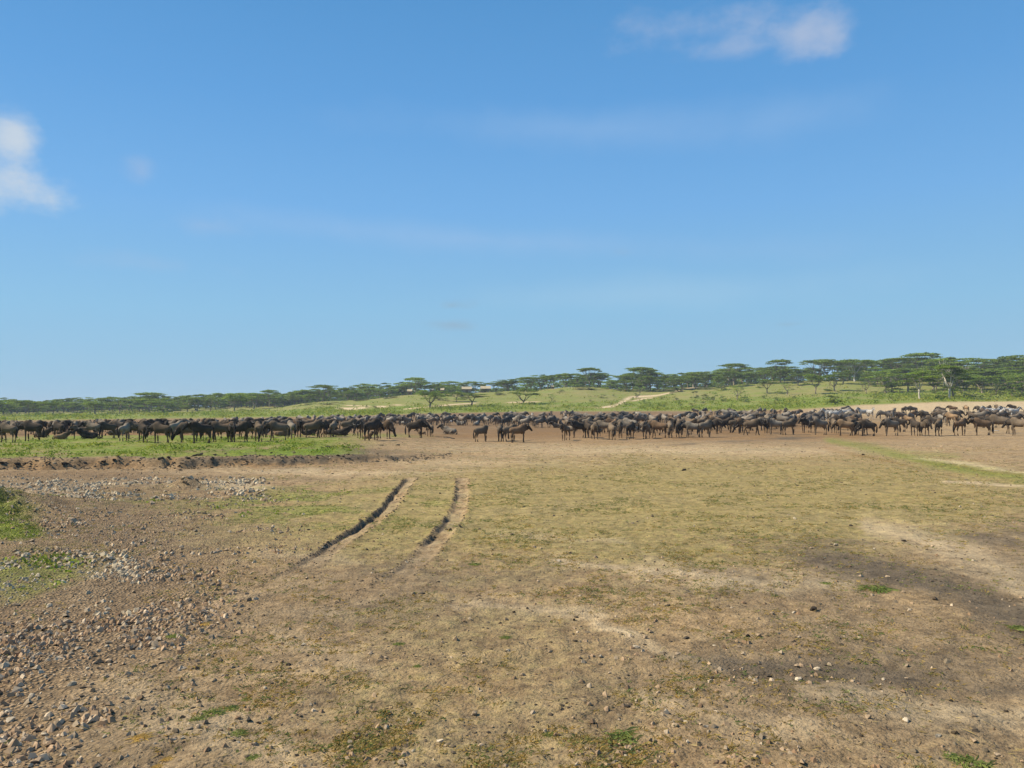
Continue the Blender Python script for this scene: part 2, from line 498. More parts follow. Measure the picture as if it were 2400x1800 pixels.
def ground_maps(X, Y, Z=None):
    X = np.asarray(X, float); Y = np.asarray(Y, float)
    Yc = np.maximum(Y, 1.0)
    if Z is None:
        Z = terrain(X, Y, False)
    r = np.hypot(X, Y)
    px = 1200 + F * X / Yc
    py = np.where(r < 70, HOR(px) + CAM_H * F / Yc, HOR(px) + (CAM_H - Z) * F / Yc)
    px0, py0 = px, py
    # roughen the edges in world units
    n1 = fbm(X * 0.35, Y * 0.35, 81, 4) - 0.5
    n2 = fbm(X * 1.7, Y * 1.7, 83, 3) - 0.5
    n3 = fbm(X / 7, Y / 7, 85, 3) - 0.5
    px = px + n1 * 110 + n2 * 40
    py = py + n1 * 0.16 * np.maximum(py - 960, 0) + n2 * 0.07 * np.maximum(py - 960, 0)
    nearm = 1 - sstep(62, 95, r)
    grass = grid(px, py, G_GRASS)
    grass = grass * (1 - .22 * sstep(1280, 1420, py))
    stone = grid(px, py, G_STONE)
    damp_shade = grid(px, py, G_DAMP)
    lush = np.zeros_like(px); pale = np.zeros_like(px); mud = np.zeros_like(px)
    # terrace greens
    bh, bt, bb = bank(X, Y)
    ter = sstep(0.9, 1.5, bt) * sstep(0.10, 0.26, bb)
    lush = np.maximum(lush, 1.15 * ter * (1 - sstep(740, 940, px)) * sstep(1022, 1036, py + n1 * 12 + 6 * (1 - sstep(0, 450, px))) * (0.70 + 1.1 * n2 + 1.0 * n1))
    lush = np.maximum(lush, 0.5 * ell(px, py, 860, 1026, 130, 8))
    # bank face
    face = np.exp(-((bt - 0.3) / 0.55) ** 2) * sstep(0.05, 0.2, bb) * (1 - sstep(60, 80, Y))
    mud = np.maximum(mud, face * 0.75)
    damp_shade = np.maximum(damp_shade, 0.8 * np.exp(-((bt - 0.6) / 0.4) ** 2) * sstep(0.05, 0.2, bb) * sstep(380, 500, px) * (1 - sstep(60, 80, Y)))
    mud = np.maximum(mud, 0.5 * ell(px, py, 200, 1110, 600, 10))
    grass *= 1 - face
    # pale gravel bar
    pale = np.maximum(pale, strip(px, py, [(-200, 1150), (200, 1140), (400, 1132), (620, 1140)], [12, 12, 10, 6]) * 0.9)
    pale = np.maximum(pale, 0.5 * ell(px, py, 260, 1340, 150, 45, -30))
    pale = np.maximum(pale, 0.8 * ell(px, py, 700, 1105, 400, 8, 0) * 0.6)
    # left mound / moss
    lush = np.maximum(lush, 0.95 * ell(px, py, 5, 1212, 90, 44, 10))
    lush = np.maximum(lush, 0.75 * ell(px, py, 110, 1172, 70, 9))
    lush = np.maximum(lush, 0.55 * ell(px, py, 70, 1345, 160, 50, -12))
    lush = np.maximum(lush, 0.35 * ell(px, py, 320, 1172, 120, 12))
    lush = np.maximum(lush, 0.30 * ell(px, py, 700, 1185, 330, 60) * sstep(.42, .6, fbm(X * .8, Y * .8, 251, 5, .6)) * 1.6)
    # swale on the right
    lush = np.maximum(lush, 0.75 * strip(px0, py0 + n2 * 5, [(1930, 1030), (2050, 1052), (2180, 1085), (2290, 1105), (2450, 1128)], [7, 13, 12, 15, 15]) * .8)
    lush = np.maximum(lush, 0.35 * strip(px0, py0 + n2 * 5, [(2000, 1050), (2100, 1062), (2250, 1068)], [9, 12, 9]))
    mud = np.maximum(mud, 0.7 * strip(px0, py0 + n2 * 5, [(1930, 1050), (1970, 1058), (2060, 1076), (2160, 1100)], [5, 6, 3, 3]))
    mud = np.maximum(mud, 0.75 * strip(px0, py0 + n2 * 5, [(2140, 1078), (2230, 1090), (2330, 1108), (2450, 1120)], [3, 5, 6, 4]))
    pale = np.maximum(pale, 0.7 * strip(px0, py0 + n2 * 5, [(2130, 1072), (2230, 1082), (2420, 1110)], [3, 5, 4]))
    pale = np.maximum(pale, 0.7 * strip(px0, py0 + n2 * 5, [(2200, 1130), (2300, 1132), (2420, 1140)], [5, 5, 4]))
    # dark trampled strips in front of the herd
    damp_shade = np.maximum(damp_shade, 0.8 * ell(px0, py0 + n2 * 5, 1850, 1027, 75, 4, -1))
    damp_shade = np.maximum(damp_shade, 0.6 * ell(px0, py0 + n2 * 5, 1720, 1034, 90, 3, -2))
    damp_shade = np.maximum(damp_shade, 0.6 * ell(px0, py0 + n2 * 5, 1600, 1040, 60, 3, -3))
    pale = np.maximum(pale, 0.45 * ell(px, py, 1600, 1056, 500, 12))
    pale = np.maximum(pale, 0.35 * ell(px, py, 1100, 1085, 300, 8))
    # bare tracks crossing the foreground
    for pts, hw, a in (
        ([(1150, 1255), (1300, 1262), (1480, 1272)], [5, 6, 4], .6),
        ([(1300, 1320), (1500, 1328), (1750, 1350), (2000, 1352)], [10, 12, 12, 8], .7),
        ([(1480, 1300), (1600, 1312), (1800, 1330), (2000, 1345)], [10, 8, 10, 6], .5),
        ([(1050, 1418), (1250, 1432), (1420, 1440)], [7, 9, 7], .6),
        ([(1380, 1455), (1480, 1490), (1560, 1530), (1700, 1560)], [9, 10, 8, 5], .75),
        ([(2000, 1225), (2150, 1260), (2300, 1310), (2450, 1420)], [18, 20, 24, 30], .7),
        ([(1850, 1612), (2000, 1628), (2150, 1655), (2420, 1680)], [14, 18, 20, 14], .7),
        ([(1500, 1640), (1700, 1690), (1900, 1700)], [18, 18, 10], .5),
        ([(600, 1290), (760, 1300), (860, 1320)], [6, 10, 6], .45),
        ([(620, 1470), (750, 1520), (900, 1570)], [14, 16, 14], .35),
        ([(300, 1650), (500, 1700), (700, 1760)], [30, 34, 30], .35)):
        pale = np.maximum(pale, a * strip(px, py, pts, [h_ * 1.7 for h_ in hw]))
    # damp grey earth
    for cx, cy, rx, ry, an, a in ((2080, 1345, 380, 42, 14, 1.0), (2340, 1430, 190, 55, 25, 1.0), (1700, 1330, 200, 22, 5, .6), (1950, 1265, 170, 14, 6, .7), (1900, 1560, 460, 44, 4, 1.0),
                                  (2330, 1460, 140, 50, 30, .8), (2330, 1270, 120, 18, 8, .8), (2280, 1600, 240, 26, 6, .7),
                                  (800, 1500, 170, 60, -20, .4), (650, 1330, 150, 26, -12, .35), (640, 1400, 180, 24, 0, .3),
                                  (900, 1365, 200, 20, 0, .45), (1150, 1620, 160, 30, 0, .35), (1060, 1700, 200, 30, 0, .35)):
        damp_shade = np.maximum(damp_shade, a * ell(px, py, cx, cy, rx, ry, an))
    clr = np.clip(np.maximum(pale, damp_shade) * 1.15 - .25, 0, 1) * nearm
    grass = grass * (1 - .8 * clr)
    damp_shade = np.maximum(damp_shade, 1.0 * ell(px, py, 720, 1072, 260, 11)); mud = np.maximum(mud, .6 * ell(px, py, 720, 1076, 300, 15))
    # ruts
    m = (Y > 5) & (Y < 34) & (X > -14) & (X < 6)
    if m.any():
        for k, pts in enumerate(RUTS):
            d, par, side = poly_dist(X[m], Y[m], pts)
            inr = (1 - sstep(0.14, 0.26, d + n2[m] * 0.08))
            grass[m] *= 1 - 0.55 * inr
            lush[m] *= 1 - inr
            pale[m] = np.maximum(pale[m], 0.12 * inr)
            lip = np.exp(-((d - 0.22) / 0.07) ** 2) * (1 - par)
            mud[m] = np.maximum(mud[m], lip * 0.4)
            # shadow line of the cut wall, painted in dark soil colour
            cut_shade = np.exp(-((d - 0.125 + n2[m] * .05) / 0.060) ** 2) * (side > 0) * (1 - sstep(.6, .95, par)) * sstep(0, .02, par)
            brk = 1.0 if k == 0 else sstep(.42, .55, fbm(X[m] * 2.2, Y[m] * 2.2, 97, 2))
            damp_shade[m] = np.maximum(damp_shade[m], 1.0 * cut_shade * brk); grass[m] *= 1 - cut_shade * brk
    # herd ground: trampled brown
    mud2 = sstep(1044, 1022, py) * (1 - sstep(1950, 2250, px)) * (0.78 + 0.8 * n3) 
    mud = np.maximum(mud, np.clip(mud2, 0, 1) * (1 - lush))
    # ------ far part : green flat, hill, sand
    foot = np.interp(px0, [0, 800, 1000, 1300, 1600, 1850, 2000, 2200, 2400], [986, 976, 969, 964, 963, 961, 950, 942, 940])
    tree = np.interp(px0, [0, 200, 400, 600, 800, 1000, 1200, 1400, 1500, 1700, 1900, 2100, 2400], [971, 968, 964, 963, 956, 951, 948, 944, 934, 934, 930, 920, 905])
    g_far = sstep(foot + 2.5, foot - 2.5, py0 + n3 * 5) * sstep(95, 130, r)
    hill = sstep(tree + 4, tree - 4, py0 + n3 * 9) * sstep(150, 200, r)
    lush = np.where(r > 90, g_far * (1.0 - 0.24 * hill) * (0.85 + 0.7 * n3 + 0.3 * n1), lush)
    lush = np.where((r > 90), np.maximum(lush, hill * 0.45 * sstep(0.08, 0.22, fbm(X / 14, Y / 14, 91, 3) - 0.45)), lush)
    mud = np.where(r > 95, mud * (1 - g_far), mud)
    dry = np.where(r > 95, g_far * hill, 0.0)           # pale dry hill grass
    grass = np.where(r > 95, grass * (1 - g_far) + dry * 0.45, grass)
    damp_shade = np.where(r > 95, damp_shade * (1 - g_far), damp_shade)
    pale = np.where(r > 95, pale * (1 - g_far) + 0.10 * dry, pale)
    # pale sand behind the zebras
    pale = np.maximum(pale, sstep(95, 120, r) * (1 - g_far) * sstep(1700, 2050, px0) * 0.6 * sstep(978, 962, py0))
    mud = mud * (1 - sstep(1750, 2050, px0) * sstep(1000, 975, py0))
    # sandy road up the hill and sand scars
    sand = np.zeros_like(px0)
    for pts, hw in (([(1400, 956.5), (1440, 951), (1462, 940), (1480, 930)], [1.5, 2.5, 5, 4]),
                    ([(1478, 931), (1540, 927), (1560, 923), (1610, 911), (1700, 899)], [3, 1.8, 1.5, 1.5, 1.2]),
                    ([(1480, 940), (1500, 936), (1530, 932)], [1, 2, 1]),
                    ([(790, 957), (830, 958), (860, 955)], [2, 3, 2]), ([(810, 950), (870, 952)], [1, 1]),
                    ([(880, 953), (905, 953)], [2, 2]), ([(925, 949), (940, 949)], [1.6, 1.6]),
                    ([(945, 959), (1000, 954), (1060, 948), (1120, 944)], [1, 1.5, 1.2, .8]),
                    ([(1190, 943.5), (1265, 941.5)], [1.3, 1]),
                    ([(640, 952), (655, 953)], [1, 1]), ([(520, 955), (560, 953)], [1.4, 1.2])):
        sand = np.maximum(sand, strip(px0, py0, pts, hw) * sstep(150, 180, r))
    pale = np.maximum(pale, sand * 1.3)
    lush *= 1 - np.clip(sand * 1.2, 0, 1); grass *= 1 - np.clip(sand * 1.2, 0, 1)
    back = Y < 2.0
    for a in (lush, pale, mud, damp_shade, stone, grass):
        a[back] = 0.2
    cl = lambda a: np.clip(a, 0, 1)
    return dict(grass=cl(grass), stone=np.clip(stone, 0, 1.5), damp_shade=cl(damp_shade), lush=cl(lush), pale=cl(pale), mud=cl(mud), px=px0, py=py0, r=r, gfar=g_far, hill=hill)

# ---------------------------------------------------------------- materials
def new_mat(name):
    m = bpy.data.materials.new(name)
    m.use_nodes = True
    nt = m.node_tree
    b = nt.nodes['Principled BSDF']
    return m, nt, b

class NB:
    def __init__(s, nt): s.nt = nt; s.N = nt.nodes; s.L = nt.links
    def math(s, op, a, b=None, clamp=False):
        n = s.N.new('ShaderNodeMath'); n.operation = op; n.use_clamp = clamp
        for i, v in enumerate((a, b)):
            if v is None: continue
            if isinstance(v, (int, float)): n.inputs[i].default_value = v
            else: s.L.new(v, n.inputs[i])
        return n.outputs[0]
    def mix(s, fac, a, b, mode='MIX'):
        n = s.N.new('ShaderNodeMix'); n.data_type = 'RGBA'; n.blend_type = mode
        for i, v in ((0, fac), (6, a), (7, b)):
            if isinstance(v, (int, float)): n.inputs[i].default_value = v
            elif isinstance(v, tuple): n.inputs[i].default_value = (*v, 1)
            else: s.L.new(v, n.inputs[i])
        return n.outputs[2]
    def noise(s, scale, detail=3, rough=0.55, vec=None, mapping=None):
        n = s.N.new('ShaderNodeTexNoise')
        n.inputs['Scale'].default_value = scale
        n.inputs['Detail'].default_value = detail
        n.inputs['Roughness'].default_value = rough
        if vec is not None: s.L.new(vec, n.inputs['Vector'])
        return n.outputs['Fac']
    def ramp(s, fac, lo, hi):
        n = s.N.new('ShaderNodeMapRange')
        n.inputs['From Min'].default_value = lo; n.inputs['From Max'].default_value = hi
        s.L.new(fac, n.inputs['Value'])
        return n.outputs[0]
    def attr(s, name, kind='GEOMETRY'):
        n = s.N.new('ShaderNodeAttribute'); n.attribute_name = name; n.attribute_type = kind
        return n

def ground_material():
    m, nt, b = new_mat('savanna_ground')
    q = NB(nt)
    tc = q.N.new('ShaderNodeTexCoord'); P = tc.outputs['Object']
    a1 = q.attr('map_a'); a2 = q.attr('map_b')
    s1 = q.N.new('ShaderNodeSeparateColor'); q.L.new(a1.outputs['Color'], s1.inputs[0])
    s2 = q.N.new('ShaderNodeSeparateColor'); q.L.new(a2.outputs['Color'], s2.inputs[0])
    grass, lush, damp_shade = s1.outputs[0], s1.outputs[1], s1.outputs[2]
    pale, mud, stone = s2.outputs[0], s2.outputs[1], s2.outputs[2]
    nF = q.noise(38, 4, 0.6, P)       # 2-3 cm
    nM = q.noise(7, 5, 0.62, P)       # 15 cm
    nL = q.noise(1.3, 6, 0.6, P)      # 1 m
    nX = q.noise(0.12, 6, 0.55, P)
    nY = q.noise(0.45, 5, 0.6, P)
    soil = q.mix(q.ramp(nL, .35, .65), SOIL_A, SOIL_B)
    soil = q.mix(q.math('MULTIPLY', q.ramp(nX, .35, .65), .5), soil, SOIL_C)
    soil = q.mix(q.math('MULTIPLY', q.ramp(nY, .48, .66), .55), soil, (0.175, 0.130, 0.080))
    soil = q.mix(q.math('MULTIPLY', q.ramp(nM, .50, .66), .7), soil, (0.14, 0.096, 0.05))
    soil = q.mix(q.math('MULTIPLY', q.ramp(nF, .54, .68), .75), soil, (0.085, 0.06, 0.034))
    soil = q.mix(q.math('MULTIPLY', q.ramp(nF, .45, .30), .6), soil, (0.38, 0.295, 0.185))
    nQ = q.noise(2.6, 6, 0.7, P)
    nR = q.noise(9, 5, 0.7, P)
    # layer helper: mask pushed by noise so the edges break up
    def layer(base, mask, col, push, sharp=0.35, amount=1.0, amp=1.1):
        v = q.math('ADD', mask, q.math('MULTIPLY', q.math('SUBTRACT', push, 0.5), amp))
        f = q.ramp(v, 0.5 - sharp, 0.5 + sharp)
        f = q.math('MULTIPLY', f, q.ramp(mask, 0.0, 0.12))
        if amount != 1.0: f = q.math('MULTIPLY', f, amount)
        return q.mix(f, base, col)
    c = soil
    c = layer(c, mud, MUDC, nL, .4)
    c = layer(c, q.math('MULTIPLY', pale, 1.1), PALEC, q.math('ADD', q.math('MULTIPLY', nL, .5), q.math('MULTIPLY', nY, .5)), .5, .85, 1.5)
    c = layer(c, q.math('MULTIPLY', damp_shade, 1.15), DAMP_SHADE_C, q.math('ADD', q.math('MULTIPLY', nL, .4), q.math('MULTIPLY', nY, .6)), .42, .95, 1.1)
    vo = q.N.new('ShaderNodeTexVoronoi'); vo.inputs['Scale'].default_value = 26
    q.L.new(P, vo.inputs['Vector'])
    vs = q.N.new('ShaderNodeSeparateColor'); q.L.new(vo.outputs['Color'], vs.inputs[0])
    stc = q.mix(vs.outputs[0], (0.19, 0.118, 0.06), (0.37, 0.262, 0.155))
    stc = q.mix(q.math('MULTIPLY', q.ramp(vo.outputs['Distance'], .32, .6), .85), stc, (0.07, 0.048, 0.03))
    c = layer(c, stone, stc, nM, .4, 0.75)
    gcol = q.mix(q.ramp(nM, .35, .65), GRASS_A, GRASS_B)
    gcol = q.mix(q.math('MULTIPLY', q.ramp(nF, .55, .72), .6), gcol, (0.07, 0.062, 0.02))
    gcol = q.mix(q.math('MULTIPLY', q.ramp(nY, .4, .65), .4), gcol, (0.24, 0.185, 0.085))
    mixn = q.math('ADD', q.math('MULTIPLY', nR, .5), q.math('MULTIPLY', nQ, .5))
    c = layer(c, grass, gcol, q.math('ADD', q.math('MULTIPLY', mixn, .6), q.math('MULTIPLY', nY, .4)), .22, 0.72, 1.7)
    lcol = q.mix(q.ramp(nL, .35, .65), LUSH_A, LUSH_B)
    lcol = q.mix(q.math('MULTIPLY', q.ramp(nX, .42, .62), .5), lcol, (0.165, 0.16, 0.032))
    lcol = q.mix(q.math('MULTIPLY', q.ramp(nM, .52, .66), .4), lcol, (0.04, 0.062, 0.014))
    c = layer(c, lush, lcol, q.math('ADD', q.math('MULTIPLY', nL, .6), q.math('MULTIPLY', nM, .4)), .4, 0.95)
    # clods, dung crumbs and bleached crust, a hand to a foot across
    var = q.math('ADD', q.math('MULTIPLY', q.ramp(nQ, .36, .64), .52), q.math('MULTIPLY', q.ramp(nR, .36, .64), .46))
    var = q.math('ADD', var, .64)
    vc = q.N.new('ShaderNodeCombineColor')
    for i in range(3): q.L.new(var, vc.inputs[i])
    c = q.mix(1.0, c, vc.outputs[0], 'MULTIPLY')
    q.L.new(c, b.inputs['Base Color'])
    b.inputs['Roughness'].default_value = 0.95
    b.inputs['Specular IOR Level'].default_value = 0.15
    bp = q.N.new('ShaderNodeBump'); bp.inputs['Strength'].default_value = 1.0; bp.inputs['Distance'].default_value = 0.045
    h = q.math('ADD', q.math('MULTIPLY', nF, .5), nM)
    h = q.math('ADD', h, q.math('MULTIPLY', q.math('MULTIPLY', q.ramp(vo.outputs['Distance'], .6, .1), stone), .8))
    q.L.new(h, bp.inputs['Height'])
    bp2 = q.N.new('ShaderNodeBump'); bp2.inputs['Strength'].default_value = 0.6; bp2.inputs['Distance'].default_value = 0.12
    q.L.new(nL, bp2.inputs['Height']); q.L.new(bp.outputs[0], bp2.inputs['Normal'])
    q.L.new(bp2.outputs[0], b.inputs['Normal'])
    return m
SOIL_A = (0.262, 0.172, 0.088)
SOIL_B = (0.345, 0.245, 0.132)
SOIL_C = (0.300, 0.192, 0.082)
MUDC = (0.205, 0.115, 0.045)
PALEC = (0.50, 0.385, 0.23)
DAMP_SHADE_C = (0.105, 0.080, 0.052)
GRASS_A = (0.285, 0.208, 0.078)
GRASS_B = (0.190, 0.172, 0.048)
LUSH_A = (0.105, 0.165, 0.014)
LUSH_B = (0.155, 0.195, 0.020)
M_GROUND = ground_material()

def simple_mat(name, col, rough=0.9, var=0.3, scale=4.0, rand=0.25, tint=False, trans=0.0, spec=0.2, coords='Object'):
    """procedural colour with noise, a random shift per object and, for scattered pieces, a per-piece tint"""
    m, nt, b = new_mat(name)
    q = NB(nt)
    tc = q.N.new('ShaderNodeTexCoord')
    n = q.noise(scale, 4, .6, tc.outputs[coords])
    lo = tuple(c * (1 - var) for c in col); hi = tuple(min(1, c * (1 + var)) for c in col)
    c = q.mix(q.ramp(n, .3, .7), lo, hi)
    oi = q.N.new('ShaderNodeObjectInfo')
    f = q.math('ADD', q.math('MULTIPLY', oi.outputs['Random'], rand * 2), 1 - rand)
    cm = q.N.new('ShaderNodeCombineColor')
    for i in range(3): q.L.new(f, cm.inputs[i])
    c = q.mix(1.0, c, cm.outputs[0], 'MULTIPLY')
    if tint:
        at = q.attr('tint')
        c = q.mix(1.0, c, at.outputs['Color'], 'MULTIPLY')
    q.L.new(c, b.inputs['Base Color'])
    b.inputs['Roughness'].default_value = rough
    b.inputs['Specular IOR Level'].default_value = spec
    if trans > 0:
        tr = q.N.new('ShaderNodeBsdfTranslucent'); q.L.new(c, tr.inputs['Color'])
        ms = q.N.new('ShaderNodeMixShader'); ms.inputs[0].default_value = trans
        out = nt.nodes['Material Output']
        q.L.new(b.outputs[0], ms.inputs[1]); q.L.new(tr.outputs[0], ms.inputs[2]); q.L.new(ms.outputs[0], out.inputs[0])
    return m

M_STONE = simple_mat('weathered_stone', (0.33, 0.24, 0.15), .95, .4, 2.2, .25)
M_STONE_W = simple_mat('white_stone', (0.42, 0.34, 0.235), .95, .3, 2.2, .2)
M_GRAVEL = simple_mat('gravel_stone', (1, 1, 1), .92, .18, 30, 0, tint=True)
M_CLOD = simple_mat('dark_earth_clod', (0.05, 0.038, 0.026), .95, .4, 2.5, .3)
M_BLADE = simple_mat('grass_blade', (1, 1, 1), .8, .1, 3, 0, tint=True, trans=0.4)
M_LEAF = simple_mat('acacia_leaf', (0.170, 0.245, 0.036), .75, .25, .35, .25, tint=True, trans=0.45)
M_LEAF2 = simple_mat('shrub_leaf', (0.145, 0.20, 0.040), .8, .3, .6, .3, tint=True, trans=0.4)
M_BARK = simple_mat('acacia_bark', (0.24, 0.195, 0.14), .9, .3, 2.5, .25)
M_BARK_PALE = simple_mat('pale_bark', (0.46, 0.41, 0.33), .9, .25, 2.5, .1)
M_CANVAS = simple_mat('cream_canvas', (0.42, 0.35, 0.22), .8, .06, 1.2, .05)
M_CANVAS_D = simple_mat('shaded_canvas', (0.28, 0.25, 0.19), .8, .08, 1.2, .05)
M_POLE = simple_mat('tent_pole_wood', (0.16, 0.11, 0.07), .8, .2, 5, .05)
M_HORN = simple_mat('horn', (0.14, 0.12, 0.10), .45, .3, 9, .2)
M_HAIR = simple_mat('black_hair', (0.018, 0.015, 0.013), .75, .4, 9, .2)
M_HAIR_B = simple_mat('brown_hair', (0.09, 0.06, 0.04), .8, .4, 9, .2)
M_WHITE = simple_mat('white_feather', (0.75, 0.74, 0.70), .8, .05, 9, .02)

def coat_material():
    """wildebeest coat: object colour, darker face, neck and stripes from the 'dark' map of the body"""
    m, nt, b = new_mat('wildebeest_coat')
    q = NB(nt)
    oi = q.N.new('ShaderNodeObjectInfo')
    tc = q.N.new('ShaderNodeTexCoord')
    at = q.attr('dark')
    sp = q.N.new('ShaderNodeSeparateColor'); q.L.new(at.outputs['Color'], sp.inputs[0])
    n = q.noise(7, 4, .6, tc.outputs['Object'])
    w = q.N.new('ShaderNodeTexWave'); w.inputs['Scale'].default_value = 3.2; w.inputs['Distortion'].default_value = 2.5
    w.inputs['Detail'].default_value = 2
    q.L.new(tc.outputs['Object'], w.inputs['Vector'])
    c = q.mix(q.math('MULTIPLY', q.ramp(n, .35, .7), .35), oi.outputs['Color'], (0.06, 0.05, 0.04))
    st = q.math('MULTIPLY', q.ramp(w.outputs['Fac'], .45, .75), q.math('MULTIPLY', sp.outputs[1], .55))
    c = q.mix(st, c, (0.03, 0.025, 0.02))
    c = q.mix(sp.outputs[0], c, (0.022, 0.018, 0.015))
    c = q.mix(q.math('MULTIPLY', sp.outputs[2], .5), c, (0.22, 0.145, 0.085))  # tan legs and ears; along the back it paints sunlight into the coat
    q.L.new(c, b.inputs['Base Color'])
    b.inputs['Roughness'].default_value = 0.9
    b.inputs['Specular IOR Level'].default_value = 0.1
    return m
M_COAT = coat_material()

def herd_material():
    m, nt, b = new_mat('distant_herd_coat')
    q = NB(nt)
    at = q.attr('tint')
    q.L.new(at.outputs['Color'], b.inputs['Base Color'])
    b.inputs['Roughness'].default_value = 0.7
    return m
M_HERD = herd_material()

def zebra_material():
    m, nt, b = new_mat('zebra_coat')
    q = NB(nt)
    tc = q.N.new('ShaderNodeTexCoord')
    w = q.N.new('ShaderNodeTexWave'); w.inputs['Scale'].default_value = 3.6; w.inputs['Distortion'].default_value = 3.0
    w.inputs['Detail'].default_value = 1
    q.L.new(tc.outputs['Object'], w.inputs['Vector'])
    c = q.mix(q.ramp(w.outputs['Fac'], .55, .68), (0.60, 0.56, 0.49), (0.03, 0.027, 0.025))
    q.L.new(c, b.inputs['Base Color'])
    b.inputs['Roughness'].default_value = 0.6
    return m
M_ZEBRA = zebra_material()

# ---------------------------------------------------------------- the ground, one sheet
def build_ground():
    th_in = np.radians(np.concatenate([np.linspace(-44, -35, 70, endpoint=False), np.linspace(-35, 35, 600), np.linspace(35, 44, 71)[1:]]))
    th_out = np.radians(np.linspace(44, 316, 120)[1:-1])
    th = np.concatenate([th_in, th_out])
    rs = np.concatenate([np.geomspace(1.2, 3.2, 10, endpoint=False), np.geomspace(3.2, 60, 405, endpoint=False),
                         np.geomspace(60, 150, 95, endpoint=False), np.linspace(150, 400, 135, endpoint=False),
                         np.geomspace(400, 15000, 40)])
    A, Rr = np.meshgrid(th, rs)
    X = (np.sin(A) * Rr); Y = (np.cos(A) * Rr)
    nr, na = X.shape
    X = X.ravel(); Y = Y.ravel()
    Z = terrain(X, Y)
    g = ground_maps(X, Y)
    ca = np.stack([g['grass'], g['lush'], g['damp_shade'], np.ones_like(X)], -1)
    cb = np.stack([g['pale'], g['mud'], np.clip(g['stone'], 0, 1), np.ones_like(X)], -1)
    verts = np.stack([X, Y, Z], -1)
    c0 = np.array([[0, 0, terrain(np.array([0.]), np.array([0.]))[0]]])
    idx = np.arange(nr * na).reshape(nr, na)
    nx = np.roll(idx, -1, axis=1)
    f = np.stack([idx[:-1], nx[:-1], nx[1:], idx[1:]], -1).reshape(-1, 4)[:, ::-1]
    # close the hole under the camera with quads to a doubled centre
    verts = np.concatenate([verts, c0])
    ca = np.concatenate([ca, [[.3, 0, .2, 1]]]); cb = np.concatenate([cb, [[.2, .1, .1, 1]]])
    ring = idx[0]
    ctr = len(verts) - 1
    fan = [[ctr, ring[(k + 2) % na], ring[k + 1], ring[k]] for k in range(0, na - 1, 2)]
    f = np.concatenate([f, np.array(fan)])
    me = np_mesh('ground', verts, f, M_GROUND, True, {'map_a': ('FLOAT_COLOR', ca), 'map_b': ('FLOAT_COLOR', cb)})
    o = link('ground', me)
    tag(o, 'bare tan savanna earth with short grass, green flats and a grassy rise', kind='structure')
    return o
build_ground()

# ---------------------------------------------------------------- scattered ground cover (kind stuff)
def fan_points(n, r0, r1, half=36.0, power=0.0):
    """random points in front, density falling with the square of the distance"""
    a = np.radians(rng.uniform(-half, half, n))
    r = np.exp(rng.uniform(math.log(r0), math.log(r1), n))
    return np.sin(a) * r, np.cos(a) * r, r

def rock_proto(seed, sub=1, flat=0.65):
    bm = bmesh.new()
    bmesh.ops.create_icosphere(bm, subdivisions=sub, radius=1.0)
    rr = random.Random(seed)
    cuts = [Vector((rr.uniform(-1, 1), rr.uniform(-1, 1), rr.uniform(-.6, 1))).normalized() for _ in range(8)]
    dist = [rr.uniform(.38, .75) for _ in cuts]
    for v in bm.verts:
        v.co *= rr.uniform(.74, 1.2)
        for c, d in zip(cuts, dist):
            k = v.co.dot(c)
            if k > d: v.co -= c * (k - d)
        v.co.z *= flat
        v.co.x *= 1.15
    V = np.array([v.co[:] for v in bm.verts])
    Fc = np.array([[v.index for v in f.verts] for f in bm.faces])
    bm.free()
    return V, Fc

def blade_proto(seed, n, h, spread, lean, width):
    """a tuft : n narrow bent triangles (two each)"""
    rr = random.Random(seed)
    V = []; Fc = []
    for i in range(n):
        a = rr.uniform(0, 2 * math.pi); d = rr.uniform(0, spread)
        bx, by = math.cos(a) * d, math.sin(a) * d
        b2 = rr.uniform(0, 2 * math.pi)
        hh = h * rr.uniform(.5, 1.2); ll = lean * rr.uniform(.5, 1.6) * hh
        ww = width * rr.uniform(.6, 1.3)
        dx, dy = math.cos(b2), math.sin(b2)
        px_, py_ = -dy * ww, dx * ww
        k = len(V)
        V += [(bx - px_, by - py_, 0), (bx + px_, by + py_, 0),
              (bx + dx * ll * .45 + px_ * .8, by + dy * ll * .45 + py_ * .8, hh * .6),
              (bx + dx * ll, by + dy * ll, hh * (1 - min(.8, lean * .35)))]
        Fc += [(k, k + 1, k + 2), (k, k + 2, k + 3)]
    return np.array(V), np.array(Fc)

def leaf_proto(seed, n, rad, h, size):
    """a leafy clump : n small quads as triangles spread over a low dome"""
    rr = random.Random(seed)
    V = []; Fc = []
    for i in range(n):
        a = rr.uniform(0, 2 * math.pi); d = rad * math.sqrt(rr.random())
        z = h * (1 - (d / rad) ** 2) * rr.uniform(.3, 1.0) + .01
        c = Vector((math.cos(a) * d, math.sin(a) * d, z))
        nrm = Vector((rr.uniform(-1, 1), rr.uniform(-1, 1), rr.uniform(.2, 1.2))).normalized()
        t = nrm.orthogonal().normalized(); t.rotate(Matrix.Rotation(rr.uniform(0, 6.28), 3, nrm))
        bt = nrm.cross(t)
        s = size * rr.uniform(.6, 1.3)
        k = len(V)
        V += [tuple(c - t * s), tuple(c + bt * s * .55), tuple(c + t * s), tuple(c - bt * s * .55)]
        Fc += [(k, k + 1, k + 2), (k, k + 2, k + 3)]
    return np.array(V), np.array(Fc)

